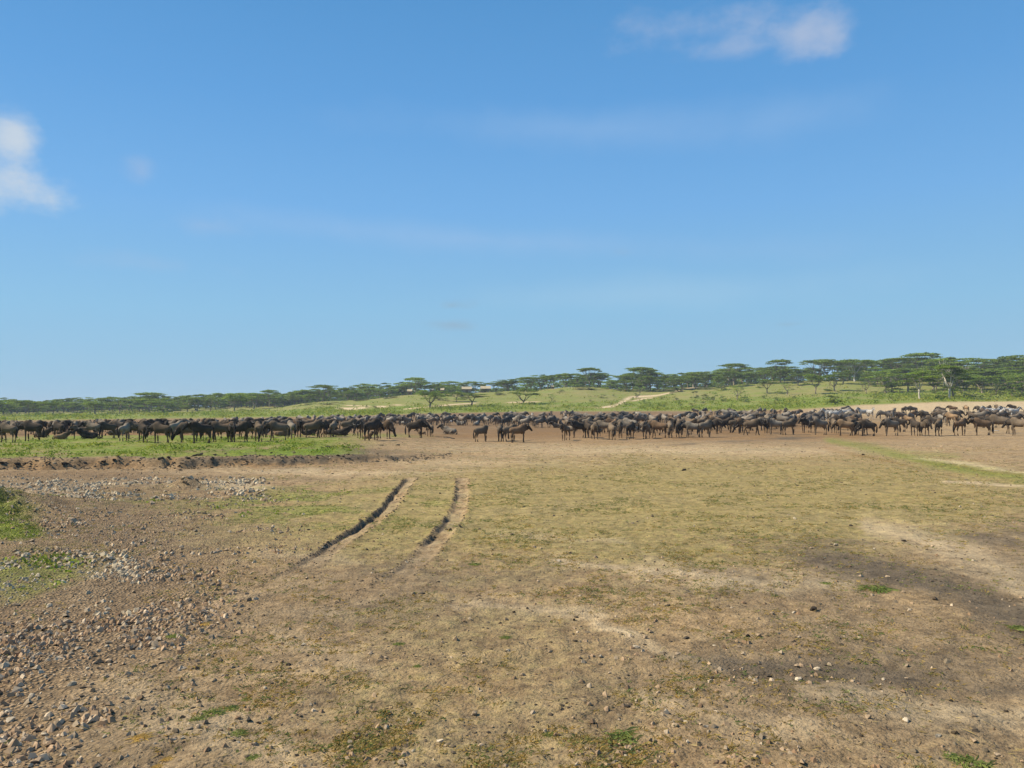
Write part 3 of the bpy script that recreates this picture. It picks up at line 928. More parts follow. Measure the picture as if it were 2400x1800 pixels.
def scatter(name, protos, X, Y, S, tint, mat, sink=0.0, label=None, cat=None, smooth=False, zs=None, squash=None):
    """join many small pieces into one mesh of kind stuff"""
    X = np.asarray(X); Y = np.asarray(Y); S = np.asarray(S)
    Z = terrain(X, Y)
    which = rng.integers(0, len(protos), len(X))
    ang = rng.uniform(0, 2 * math.pi, len(X))
    tilt = rng.normal(0, 0.25, (len(X), 2))
    VV, FF, TT = [], [], []
    base = 0
    for k, (V, Fc) in enumerate(protos):
        m = np.where(which == k)[0]
        if not len(m): continue
        ca, sa = np.cos(ang[m])[:, None], np.sin(ang[m])[:, None]
        x = V[None, :, 0] * ca - V[None, :, 1] * sa
        y = V[None, :, 0] * sa + V[None, :, 1] * ca
        z = V[None, :, 2] * (squash[m][:, None] if squash is not None else 1) + x * tilt[m, 0:1] + y * tilt[m, 1:2]
        s = S[m][:, None]
        P = np.stack([x * s + X[m][:, None], y * s + Y[m][:, None], z * s + (Z[m] - sink * S[m])[:, None]], -1)
        nv = len(V)
        FF.append((Fc[None] + (np.arange(len(m)) * nv)[:, None, None] + base).reshape(-1, 3))
        VV.append(P.reshape(-1, 3))
        TT.append(np.repeat(tint[m], nv, axis=0))
        base += len(m) * nv
    V = np.concatenate(VV); Fc = np.concatenate(FF); T = np.concatenate(TT)
    T4 = np.concatenate([T, np.ones((len(T), 1))], 1)
    me = np_mesh(name, V, Fc, mat, smooth, {'tint': ('FLOAT_COLOR', T4)})
    o = link(name, me)
    tag(o, label, cat, kind='stuff')
    return o

def tints(n, cols, jit=0.15):
    cols = np.array(cols)
    t = cols[rng.integers(0, len(cols), n)]
    return t * (1 + rng.normal(0, jit, (n, 1)))

# gravel : dense on the left, thin elsewhere
def build_gravel():
    X, Y, r = fan_points(260000, 3.6, 42, 36)
    g = ground_maps(X, Y)
    n = fbm(X * 1.1, Y * 1.1, 201, 4)
    p = g['stone'] ** 1.4 * np.clip((n - .36) * 3.6, 0.05, 1.6) * 0.5
    p = np.maximum(p, 0.008)
    p = np.where((g['px'] < 620) & (g['py'] < 1172) & (g['py'] > 1120), np.maximum(p, 0.55 * np.clip((n - .33) * 4, .1, 1)), p)
    k = rng.random(len(X)) < p
    X, Y, r, g2 = X[k], Y[k], r[k], {a: b[k] for a, b in g.items()}
    S = np.exp(rng.normal(math.log(0.0150), 0.55, len(X))) * (.75 + .9 * sstep(.4, .65, fbm(X * .9, Y * .9, 207, 3))) * (1 + 0.25 * sstep(8, 30, r))
    S = np.clip(S, .006, .042)
    
    t = tints(len(X), [(.43, .30, .18), (.34, .22, .125), (.52, .40, .265), (.29, .18, .10), (.40, .27, .16), (.34, .26, .17)])
    S = S * np.where(g2['stone'] < .3, .72, 1.0); t = t * np.where(g2['stone'] < .3, .85, 1.0)[:, None]
    white = ((g2['px'] < 330) & (g2['py'] > 1290) & (g2['py'] < 1440)) | ((g2['py'] < 1172) & (g2['py'] > 1120) & (g2['px'] < 640))
    white &= rng.random(len(X)) < .5
    t[white] = tints(int(white.sum()), [(.56, .455, .30), (.46, .36, .23)], .1)
    S[white] *= 1.3
    rub = (g2['py'] < 1172) & (g2['py'] > 1118) & (g2['px'] < 640)
    S[rub] *= 1.5
    scatter('gravel', [pebble(300 + i) for i in range(14)], X, Y, S, t, M_GRAVEL, sink=0.0,
            label='loose pale and tan gravel thickest on the bare earth at the left', cat='gravel')

def pebble(seed):
    rr = random.Random(seed)
    V = []
    for k in range(5):
        a = k * 1.2566 + rr.uniform(-.35, .35); d = rr.uniform(.6, 1.25)
        V.append((math.cos(a) * d * 1.15, math.sin(a) * d * .85, rr.uniform(-.3, .12)))
    for a in (.6, 2.8, 4.7):
        a += rr.uniform(-.4, .4); d = rr.uniform(.15, .75)
        V.append((math.cos(a) * d, math.sin(a) * d * .8, rr.uniform(.3, .95)))
    Fc = [(0, 1, 5), (1, 2, 6), (2, 3, 6), (3, 4, 7), (4, 0, 7), (0, 5, 7), (5, 1, 6), (6, 3, 7), (5, 6, 7)]
    return np.array(V), np.array(Fc)

def lowrock(seed):
    V, Fc = [], []
    rr = random.Random(seed)
    bm = bmesh.new()
    bmesh.ops.create_icosphere(bm, subdivisions=1, radius=1.0)
    for v in bm.verts:
        v.co *= rr.uniform(.65, 1.2)
        v.co.z *= .72
        v.co.x *= rr.uniform(1.0, 1.25)
    V = np.array([v.co[:] for v in bm.verts]); Fc = np.array([[v.index for v in f.verts] for f in bm.faces])
    bm.free()
    return V, Fc
build_gravel()

def build_clods():
    # crumbs of dark earth : along the ruts, the bank and strewn thinly
    X, Y, r = fan_points(70000, 3.8, 50, 36)
    g = ground_maps(X, Y)
    n = fbm(X * 2.1, Y * 2.1, 231, 3)
    p = 0.035 + 0.22 * g['damp_shade'] * (n > .5) + 0.1 * (n > .62)
    k = rng.random(len(X)) < p
    X, Y = X[k], Y[k]
    S = np.exp(rng.normal(math.log(.010), .45, len(X))) * (1 + 1.2 * sstep(9, 35, r[k]))
    xs, ys, ss = [X], [Y], [S]
    for k, pts in enumerate(RUTS):
        for i in range(520 if k == 0 else 380):
            f = rng.random() ** 1.25
            q = f * (len(pts) - 1); j = min(int(q), len(pts) - 2); q -= j
            ax, ay = pts[j]; bx, by = pts[j + 1]
            dx, dy = bx - ax, by - ay; L = math.hypot(dx, dy)
            nx, ny = dy / L, -dx / L
            sd_ = -1 if rng.random() < .7 else 1
            if nx < 0: nx, ny = -nx, -ny
            off = sd_ * (.17 + abs(rng.normal(0, .035)))
            xs.append([ax + dx * q + nx * off]); ys.append([ay + dy * q + ny * off]); ss.append([rng.uniform(.010, .028) * (1 - .5 * f)])
    # lumps on the bank rim
    for i in range(900):
        px = rng.uniform(-60, 1060); d = F * CAM_H / (np.interp(px, BANK_PX, BANK_PY) - HOR(px))
        yy = d + rng.normal(.6, .5); xs.append([(px - 1200) / F * yy]); ys.append([yy]); ss.append([rng.uniform(.02, .07)])
    X = np.concatenate(xs); Y = np.concatenate(ys); S = np.concatenate(ss)
    t = tints(len(X), [(.10, .075, .05), (.14, .105, .065), (.075, .058, .04), (.19, .145, .09)])
    scatter('earth_crumbs', [lowrock(400 + i) for i in range(6)], X, Y, S, t, M_GRAVEL, sink=.1,
            label='crumbs of dark dry earth strewn over the ground and along the wheel ruts', cat='earth')
build_clods()

def build_grass():
    YEL = [(.30, .21, .060), (.35, .245, .075), (.24, .175, .05), (.27, .205, .07), (.31, .20, .05)]
    GRN = [(.13, .155, .045), (.17, .18, .055), (.10, .13, .04), (.20, .20, .06)]
    # short cropped mat
    X, Y, r = fan_points(330000, 3.5, 52, 36)
    g = ground_maps(X, Y)
    n = fbm(X * .8, Y * .8, 251, 5, .6); n2 = fbm(X * 4, Y * 4, 252, 3)
    dens = g['grass'] ** .8 * np.clip((n - .42) * 8, 0, 1.5) * np.clip((n2 - .36) * 3.5, 0.05, 1.3)
    k = rng.random(len(X)) < dens * .62
    X, Y, r, n = X[k], Y[k], r[k], n[k]
    gg = g['grass'][k]
    S = rng.uniform(.6, 1.25, len(X)) * (1 + .35 * sstep(10, 35, r))
    t = tints(len(X), YEL)
    gz = np.maximum(ell(g['px'][k], g['py'][k], 780, 1190, 360, 75), .5 * ell(g['px'][k], g['py'][k], 1500, 1160, 500, 60))
    green = rng.random(len(X)) < np.clip(.26 + (n - .5) * 1.4 + .15 * sstep(12, 20, r) + .55 * gz, .1, .92)
    t[green] = tints(int(green.sum()), GRN)
    protos = [blade_proto(500 + i, 5, .018, .034, 1.6, .0026) for i in range(8)]
    scatter('short_grass', protos, X, Y, S * 1.05, t * 1.35, M_BLADE, label='short cropped yellow and green grass in patches over the earth', cat='grass')
    # straw litter lying flat
    X, Y, r = fan_points(14000, 3.5, 14, 36)
    g = ground_maps(X, Y)
    k = rng.random(len(X)) < (.14 + .4 * g['grass']) * (g['stone'] < .6)
    X, Y = X[k], Y[k]
    t = tints(len(X), [(.46, .36, .16), (.38, .28, .11), (.30, .22, .09)])
    protos = [blade_proto(540 + i, 2, .010, .03, 6.0, .0016) for i in range(6)]
    scatter('straw_litter', protos, X, Y, rng.uniform(.7, 1.6, len(X)), t * 1.1, M_BLADE, label='thin dry straws lying flat on the near earth', cat='straw')
    # leafy weeds on the terrace, the mound and the swale
    X, Y, r = fan_points(60000, 8, 62, 36)
    g = ground_maps(X, Y)
    n = fbm(X * .45, Y * .3, 261, 3)
    k = (rng.random(len(X)) < g['lush'] * np.where((g['py'] > 1150) & (g['py'] < 1275) & (g['px'] < 190), 3.0, np.clip((n - .38) * 4, .05, 1) * .5)) & (g['lush'] > .3) & (g['px'] < 1100)
    X, Y, n, gp = X[k], Y[k], n[k], g['py'][k]
    S = rng.uniform(.5, 1.2, len(X)) * np.where(n > .55, 1.5, .8) * np.where(gp > 1120, .55, 1.0)
    t = tints(len(X), [(.13, .19, .02), (.18, .225, .025), (.10, .15, .02), (.22, .235, .035)])
    protos = [leaf_proto(600 + i, 12, .17, .12, .038) for i in range(6)]
    mnd = np.exp(-(((X + 10.9) / 1.9) ** 2 + ((Y - 16.9) / 2.6) ** 2))
    t = t * (1 - .5 * np.clip(mnd * 1.6, 0, 1))[:, None]
    scatter('low_weeds', protos, X, Y, S, t * 1.3, M_BLADE, label='low bright green weeds on the terrace above the earth bank', cat='weeds')
    # far green flat : knee-high herbs
    X, Y, r = fan_points(34000, 95, 340, 36)
    g = ground_maps(X, Y)
    n = fbm(X / 9, Y / 14, 271, 3)
    k = (rng.random(len(X)) < g['lush'] * np.clip((n - .35) * 3, .15, 1) * .75 * (1 - .85 * g['hill'])) & (g['lush'] > .35)
    X, Y, n, r = X[k], Y[k], n[k], r[k]
    S = rng.uniform(.6, 1.3, len(X)) * (.8 + r / 250)
    t = tints(len(X), [(.17, .215, .022), (.20, .235, .028), (.145, .195, .022), (.235, .235, .035)], .08)
    protos = [leaf_proto(640 + i, 14, .80, .40, .13) for i in range(6)]
    scatter('green_herbs', protos, X, Y, S, t * 1.3, M_BLADE, label='knee high green herbs covering the flat behind the herd', cat='herbs')
build_grass()

# ---------------------------------------------------------------- labels by place
_used = {}
_ONES = 'zero one two three four five six seven eight nine ten eleven twelve thirteen fourteen fifteen sixteen seventeen eighteen nineteen'.split()
_TENS = 'x x twenty thirty forty fifty sixty seventy eighty ninety'.split()
def num_word(v):
    n = int(v + 1e-6)
    w_ = 'one-hundred' if n >= 100 else _ONES[n] if n < 20 else _TENS[n // 10] + ('-' + _ONES[n % 10] if n % 10 else '')
    f = int(round((v - n) * 10))
    return w_ + ('-point-' + _ONES[f] if f else '')
def unique_label(base, px, py):
    """a label of one thing : its look, then its place in the photograph"""
    base = base.replace('near black', 'blackish')
    x, y = min(100, max(0, px / 24.0)), min(100, max(0, py / 18.0))
    for sx, sy in ((1, 1), (.5, 1), (.5, .5), (.2, .5), (.1, .2), (.1, .1)):
        s = f"{base}, {num_word(round(x / sx) * sx)} percent across {num_word(round(y / sy) * sy)} percent down"
        if s not in _used:
            break
    else:
        for k in range(1, 60):
            s = f"{base}, {num_word(round(x, 1) + k * .1)} percent across {num_word(round(y, 1))} percent down"
            if s not in _used: break
    _used[s] = 1
    return s

# ---------------------------------------------------------------- loft helper and wildebeest bodies
def loft(bm, path, radii, n=10, up=Vector((0, 0, 1)), cap=True):
    """path : points; radii : (side, height) per point; the cross-section stays square to the path"""
    rings = []
    P = [Vector(p) for p in path]
    for i, p in enumerate(P):
        d = (P[min(i + 1, len(P) - 1)] - P[max(i - 1, 0)]).normalized()
        s = d.cross(up)
        if s.length < 1e-3: s = d.cross(Vector((1, 0, 0)))
        s.normalize(); u = s.cross(d).normalized()
        a, b = radii[i] if isinstance(radii[i], (tuple, list)) else (radii[i], radii[i])
        rings.append([bm.verts.new(p + s * math.cos(2 * math.pi * k / n) * a + u * math.sin(2 * math.pi * k / n) * b) for k in range(n)])
    for i in range(len(rings) - 1):
        for k in range(n):
            bm.faces.new((rings[i][k], rings[i][(k + 1) % n], rings[i + 1][(k + 1) % n], rings[i + 1][k]))
    if cap:
        bm.faces.new(list(reversed(rings[0]))); bm.faces.new(rings[-1])
    return rings

def bm_mesh(bm, name, mat, smooth=True):
    bmesh.ops.recalc_face_normals(bm, faces=bm.faces)
    me = bpy.data.meshes.new(name)
    bm.to_mesh(me); bm.free()
    if smooth:
        me.polygons.foreach_set('use_smooth', np.ones(len(me.polygons), dtype=bool))
    if mat: me.materials.append(mat)
    return me

def fuse(bm, name, voxel, ratio, darkpts, mat):
    """one continuous surface from overlapping lofts"""
    bmesh.ops.recalc_face_normals(bm, faces=bm.faces)
    me = bpy.data.meshes.new('raw'); bm.to_mesh(me); bm.free()
    o = bpy.data.objects.new('raw', me); COL.objects.link(o)
    md = o.modifiers.new('r', 'REMESH'); md.mode = 'VOXEL'; md.voxel_size = voxel; md.adaptivity = 0
    sm = o.modifiers.new('s', 'SMOOTH'); sm.factor = 0.5; sm.iterations = 2
    dc = o.modifiers.new('d', 'DECIMATE'); dc.ratio = ratio
    dg = bpy.context.evaluated_depsgraph_get()
    dg.update()
    out = bpy.data.meshes.new_from_object(o.evaluated_get(dg))
    bpy.data.objects.remove(o); bpy.data.meshes.remove(me)
    out.name = name
    out.materials.clear(); out.materials.append(mat)
    out.polygons.foreach_set('use_smooth', np.ones(len(out.polygons), dtype=bool))
    kd = kdtree.KDTree(len(darkpts))
    for i, (p, c) in enumerate(darkpts): kd.insert(Vector(p), i)
    kd.balance()
    a = out.attributes.new('dark', 'FLOAT_COLOR', 'POINT')
    for i, v in enumerate(out.vertices):
        acc = [0, 0, 0]; W = 0
        for co, j, d in kd.find_n(v.co, 3):
            wt = 1 / (d + .02); W += wt
            for k in range(3): acc[k] += darkpts[j][1][k] * wt
        a.data[i].color = (acc[0] / W, acc[1] / W, acc[2] / W, 1)
    return out

def wilde(pose='stand', seed=0, calf=False):
    """returns dict of meshes : body, mane, beard, tail, horn (two), and a joined light version. Faces +X, feet at z=0"""
    rr = random.Random(seed)
    j = lambda s: rr.uniform(-s, s)
    lie = pose == 'lie'
    dz = -0.62 if lie else 0.0
    bm = bmesh.new(); dk = []
    def limb(pts, rad, col):
        loft(bm, pts, rad, 8)
        P = [Vector(p) for p in pts]
        for a, b in zip(P[:-1], P[1:]):
            for t in (0, .33, .66, 1): dk.append((tuple(a.lerp(b, t)), col))
    # trunk : deep chest, back sloping down to the rump
    T = [(-.80, 0, .92), (-.70, 0, .94), (-.50, 0, .94), (-.22, 0, .94), (.05, 0, .98), (.28, 0, 1.06), (.42, 0, 1.09), (.53, 0, 1.05)]
    RR_ = [(.07, .09), (.18, .20), (.22, .26), (.245, .28), (.25, .31), (.24, .385), (.20, .36), (.14, .24)]
    if calf: RR_ = [(a * .82, b * .78) for a, b in RR_]
    T = [(x, y, z + dz) for x, y, z in T]
    loft(bm, T, RR_, 12)
    for i in range(len(T) - 1):
        for t in (0, .5):
            p = Vector(T[i]).lerp(Vector(T[i + 1]), t)
            for s in (-1, 1):
                fr = max(0, (p.x + .02) * 2.3)
                dk.append(((p.x, s * .2, p.z + .1), (0.05 + .25 * fr, min(1, fr * 1.4), 0)))
                dk.append(((p.x, s * .15, p.z - .25), (0.12 + .3 * fr, .2, 0)))
            dk.append(((p.x, 0, p.z + .28), (0.0 + .3 * fr, 0.2, .35)))  # lighter tan along the top paints the sunlit back into the coat
    # neck and head
    yaw = {'turn': 1.35, 'back': 2.3}.get(pose, j(.18))
    nb = Vector((.42, 0, 1.10 + dz))
    if pose == 'graze': nt = Vector((.86, .05, .62)); hd = Vector((.38, .05, -.92))
    elif pose == 'low' or pose == 'walk': nt = Vector((.90, .0, .98)); hd = Vector((.62, 0, -.78))
    elif pose == 'alert': nt = Vector((.68, 0, 1.25)); hd = Vector((.68, 0, -.72))
    elif pose == 'turn': nt = Vector((.72, .18, 1.26)); hd = Vector((.15, .75, -.62))
    elif pose == 'back': nt = Vector((.66, .22, 1.26)); hd = Vector((-.35, .75, -.5))
    elif lie: nt = Vector((.78, .05, .86)); hd = Vector((.75, .15, -.5))
    else: nt = Vector((.78, j(.06), 1.04)); hd = Vector((.52, math.sin(yaw) * .4, -.85))
    hd.normalize()
    if calf: nt = nb.lerp(nt, .9)
    m1 = nb.lerp(nt, .5) + Vector((0, 0, .02))
    st = nb - (nt - nb) * .25
    ks = .8 if calf else 1
    limb([st, nb, m1, nt, nt + (nt - m1) * .18], [(.14 * ks, .24 * ks), (.14 * ks, .25 * ks), (.105 * ks, .20 * ks), (.09 * ks, .14 * ks), (.06 * ks, .08 * ks)], (.62 if not calf else .12, 1, 0))
    ht = nt + Vector((0, 0, .02))
    hl = .53 * (0.85 if calf else 1)
    hp = [ht - hd * .06, ht + hd * .04, ht + hd * hl * .35, ht + hd * hl * .7, ht + hd * hl * .93, ht + hd * hl]
    limb(hp, [(.07, .09), (.095, .13), (.08, .115), (.065, .085), (.075, .08), (.05, .05)], (.95, 0, 0))
    # ears
    sv = hd.cross(Vector((0, 0, 1)));
    sv.normalize()
    for s in (-1, 1):
        e0 = ht + sv * s * .07
        loft(bm, [e0, e0 + sv * s * .10 + Vector((0, 0, -.01)), e0 + sv * s * .19 + Vector((0, 0, -.04))], [(.02, .03), (.022, .038), (.008, .012)], 6)
        dk.append((tuple(e0 + sv * s * .15), (.6, 0, .2)))
    # legs
    gait = {'walk': .16}.get(pose, .04)
    if lie:
        for s in (-1, 1):
            limb([(.34, s * .17, .36), (.52, s * .20, .12), (.34, s * .2, .06), (.16, s * .2, .05)], [.085, .05, .04, .035], (.3, 0, .8))
            limb([(-.5, s * .19, .34), (-.22, s * .26, .16), (-.52, s * .27, .07), (-.22, s * .28, .05)], [.12, .07, .045, .035], (.2, 0, .8))
    else:
        for s in (-1, 1):
            g = j(.05) + s * gait
            limb([(.33, s * .10, 1.02), (.36, s * .12, .74), (.37 + g * .4, s * .115, .45), (.36 + g * .8, s * .11, .14), (.37 + g, s * .11, .05), (.40 + g, s * .11, .0)],
                 [(.10, .13), (.065, .085), (.052, .056), (.043, .045), (.046, .05), (.05, .055)], (.62, 0, .5))
            g = j(.06) - s * gait
            limb([(-.55, s * .10, 1.00), (-.50, s * .13, .74), (-.62 + g * .3, s * .12, .47), (-.58 + g * .8, s * .11, .14), (-.57 + g, s * .11, .05), (-.54 + g, s * .11, .0)],
                 [(.12, .18), (.09, .13), (.05, .062), (.043, .045), (.046, .05), (.05, .055)], (.42, 0, .55))
    body = fuse(bm, 'wildebeest_body', .022, .20, dk, M_COAT)
    out = {'body': body}
    # hair pieces
    nrm = Vector((0, 0, 1))
    bm = bmesh.new()
    axis = (nt - nb).normalized(); upn = axis.cross(Vector((0, 1, 0))); upn = -upn if upn.z < 0 else upn
    pts = []
    for i in range(7):
        t = i / 6
        c = nb.lerp(nt, t * 1.12 - .05) + upn.normalized() * ((.19 if not calf else .13) * (1 - t) + .10 * t + (.03 if i % 2 else 0))
        pts.append(c)
    loft(bm, [p + upn * -.02 for p in pts], [(.034, .07 + .07 * math.sin(math.pi * min(1, i / 6 + .1))) for i in range(7)], 6)
    for i in range(14):
        t = i / 13; p = nb.lerp(nt, t) + upn.normalized() * (.18 * (1 - t) + .1 * t)
        s = 1 if i % 2 else -1
        q_ = p + Vector((-.04, s * .085, -.16 - rr.random() * .08))
        v = [bm.verts.new(p + axis * .03), bm.verts.new(p - axis * .03), bm.verts.new(q_)]
        bm.faces.new(v)
    out['mane'] = bm_mesh(bm, 'wildebeest_mane', M_HAIR)
    bm = bmesh.new()
    und = -upn.normalized()
    pts = [nb.lerp(nt, .1 + .9 * i / 5) + und * (.15 * (1 - i / 5) + .11 * i / 5) for i in range(6)]
    loft(bm, pts, [(.022, .05), (.03, .11), (.032, .14), (.032, .15), (.03, .12), (.012, .04)], 6)
    out['beard'] = bm_mesh(bm, 'wildebeest_beard', M_HAIR if seed % 3 else M_HAIR_B)
    bm = bmesh.new()
    if lie:
        tp = [(-.80, .02, .42), (-.90, .05, .28), (-.95, .12, .10), (-.90, .22, .04)]
    else:
        sw = j(.08)
        tp = [(-.79, 0, 1.06), (-.86, sw * .3, .90), (-.88, sw * .6, .66), (-.86, sw, .42), (-.84, sw * 1.2, .24)]
    loft(bm, tp, [.03, .032, .06, .07, .02][:len(tp)], 6)
    out['tail'] = bm_mesh(bm, 'wildebeest_tail', M_HAIR)
    if not calf:
        for s in (-1, 1):
            bm = bmesh.new()
            h0 = ht + sv * s * .035 - hd * .03 + Vector((0, 0, .04))
            bk = -hd
            hp_ = [h0, h0 + sv * s * .12 + hd * .02 - bk * .02, h0 + sv * s * .24 + bk * .03, h0 + sv * s * .29 + bk * .13, h0 + sv * s * .25 + bk * .22]
            loft(bm, hp_, [.04, .032, .024, .016, .004], 6)
            out['horn%d' % s] = bm_mesh(bm, 'wildebeest_horn', M_HORN)
    return out

POSES = {}
for i, (k, pose, calf) in enumerate([('stand', 'stand', 0), ('stand_b', 'stand', 0), ('alert', 'alert', 0), ('graze', 'graze', 0), ('low', 'low', 0),
                                     ('walk', 'walk', 0), ('turn', 'turn', 0), ('back', 'back', 0), ('lie', 'lie', 0),
                                     ('calf', 'stand', 1), ('calf_alert', 'alert', 1)]):
    POSES[k] = wilde(pose, 40 + i, bool(calf))

def joined(parts, name, ratio=1.0):
    """one light mesh of a whole animal, hair flagged dark"""
    V = []; Fc = []; D = []
    for k, me in parts.items():
        if k == 'body':
            o = bpy.data.objects.new('t', me); COL.objects.link(o)
            dc = o.modifiers.new('d', 'DECIMATE'); dc.ratio = ratio
            dg = bpy.context.evaluated_depsgraph_get(); dg.update()
            m2 = bpy.data.meshes.new_from_object(o.evaluated_get(dg)); bpy.data.objects.remove(o)
        else:
            m2 = me
        m2.calc_loop_triangles()
        b = len(V)
        V += [v.co[:] for v in m2.vertices]
        Fc += [[b + i for i in t.vertices] for t in m2.loop_triangles]
        if k == 'body':
            D += [tuple(c.color) for c in m2.attributes['dark'].data]
            if ratio < 1: bpy.data.meshes.remove(m2)
        else:
            D += [(1 if k != 'horn' else .8, 0, 0, 1)] * len(m2.vertices)
    V = np.array(V); Fc = np.array(Fc); D = np.array(D)
    me = np_mesh(name, V, Fc, M_COAT, True, {'dark': ('FLOAT_COLOR', D)})
    return me, V, Fc, D
LIGHT = {k: joined(p, 'wildebeest', .45) for k, p in POSES.items()}

COATS = {'dark': ((.098, .072, .047), 'dark brown'), 'black': ((.043, .034, .026), 'near black'), 'grey': ((.215, .172, .122), 'grey brown'),
         'mid': ((.160, .120, .080), 'dull brown'), 'brown': ((.175, .108, .060), 'warm brown'), 'tan': ((.27, .175, .095), 'tan'), 'light': ((.29, .245, .185), 'pale grey')}
POSE_W = {'stand': 'standing', 'stand_b': 'standing', 'alert': 'with raised head', 'graze': 'grazing', 'low': 'with lowered head', 'walk': 'walking',
          'turn': 'with turned head', 'back': 'looking back', 'lie': 'lying down', 'calf': 'standing', 'calf_alert': 'with raised head'}
def face_words(h):
    h = (h + 360) % 360
    if h < 50 or h > 310: return 'facing right'
    if 130 < h < 230: return 'facing left'
    return 'seen from behind' if h < 180 else 'facing the camera'

HERD_N = [0]
def add_wildebeest(px, py, heading, pose, coat, scale=1.0, detail=True, xyz=None):
    scale *= 0.90 if px > 800 else 0.86
    p = hit(px, py)[0] if xyz is None else xyz
    col, cw = COATS[coat]
    jit = (1 + R.uniform(-.2, .2)) * (1.15 if px > 1200 else 1.0)
    col = tuple(c * jit for c in col)
    a = math.radians(heading)
    kind = 'calf' if 'calf' in pose else 'wildebeest'
    lab = unique_label(f"{cw} wildebeest{' calf' if kind == 'calf' else ''} {POSE_W[pose]} {face_words(heading)}", px, py)
    if detail:
        root = empty('wildebeest', tuple(p), a)
        root.scale = (scale,) * 3
        for k, me in POSES[pose].items():
            nm = 'horn' if k.startswith('horn') else k
            c = link(nm, me, root)
            c.color = (*col, 1)
        o = root
    else:
        o = link('wildebeest', LIGHT[pose][0])
        o.location = tuple(p); o.rotation_euler = (0, 0, a); o.scale = (scale,) * 3
        o.color = (*col, 1)
    tag(o, lab, 'wildebeest', 'wildebeest of the herd')
    HERD_N[0] += 1
    return o

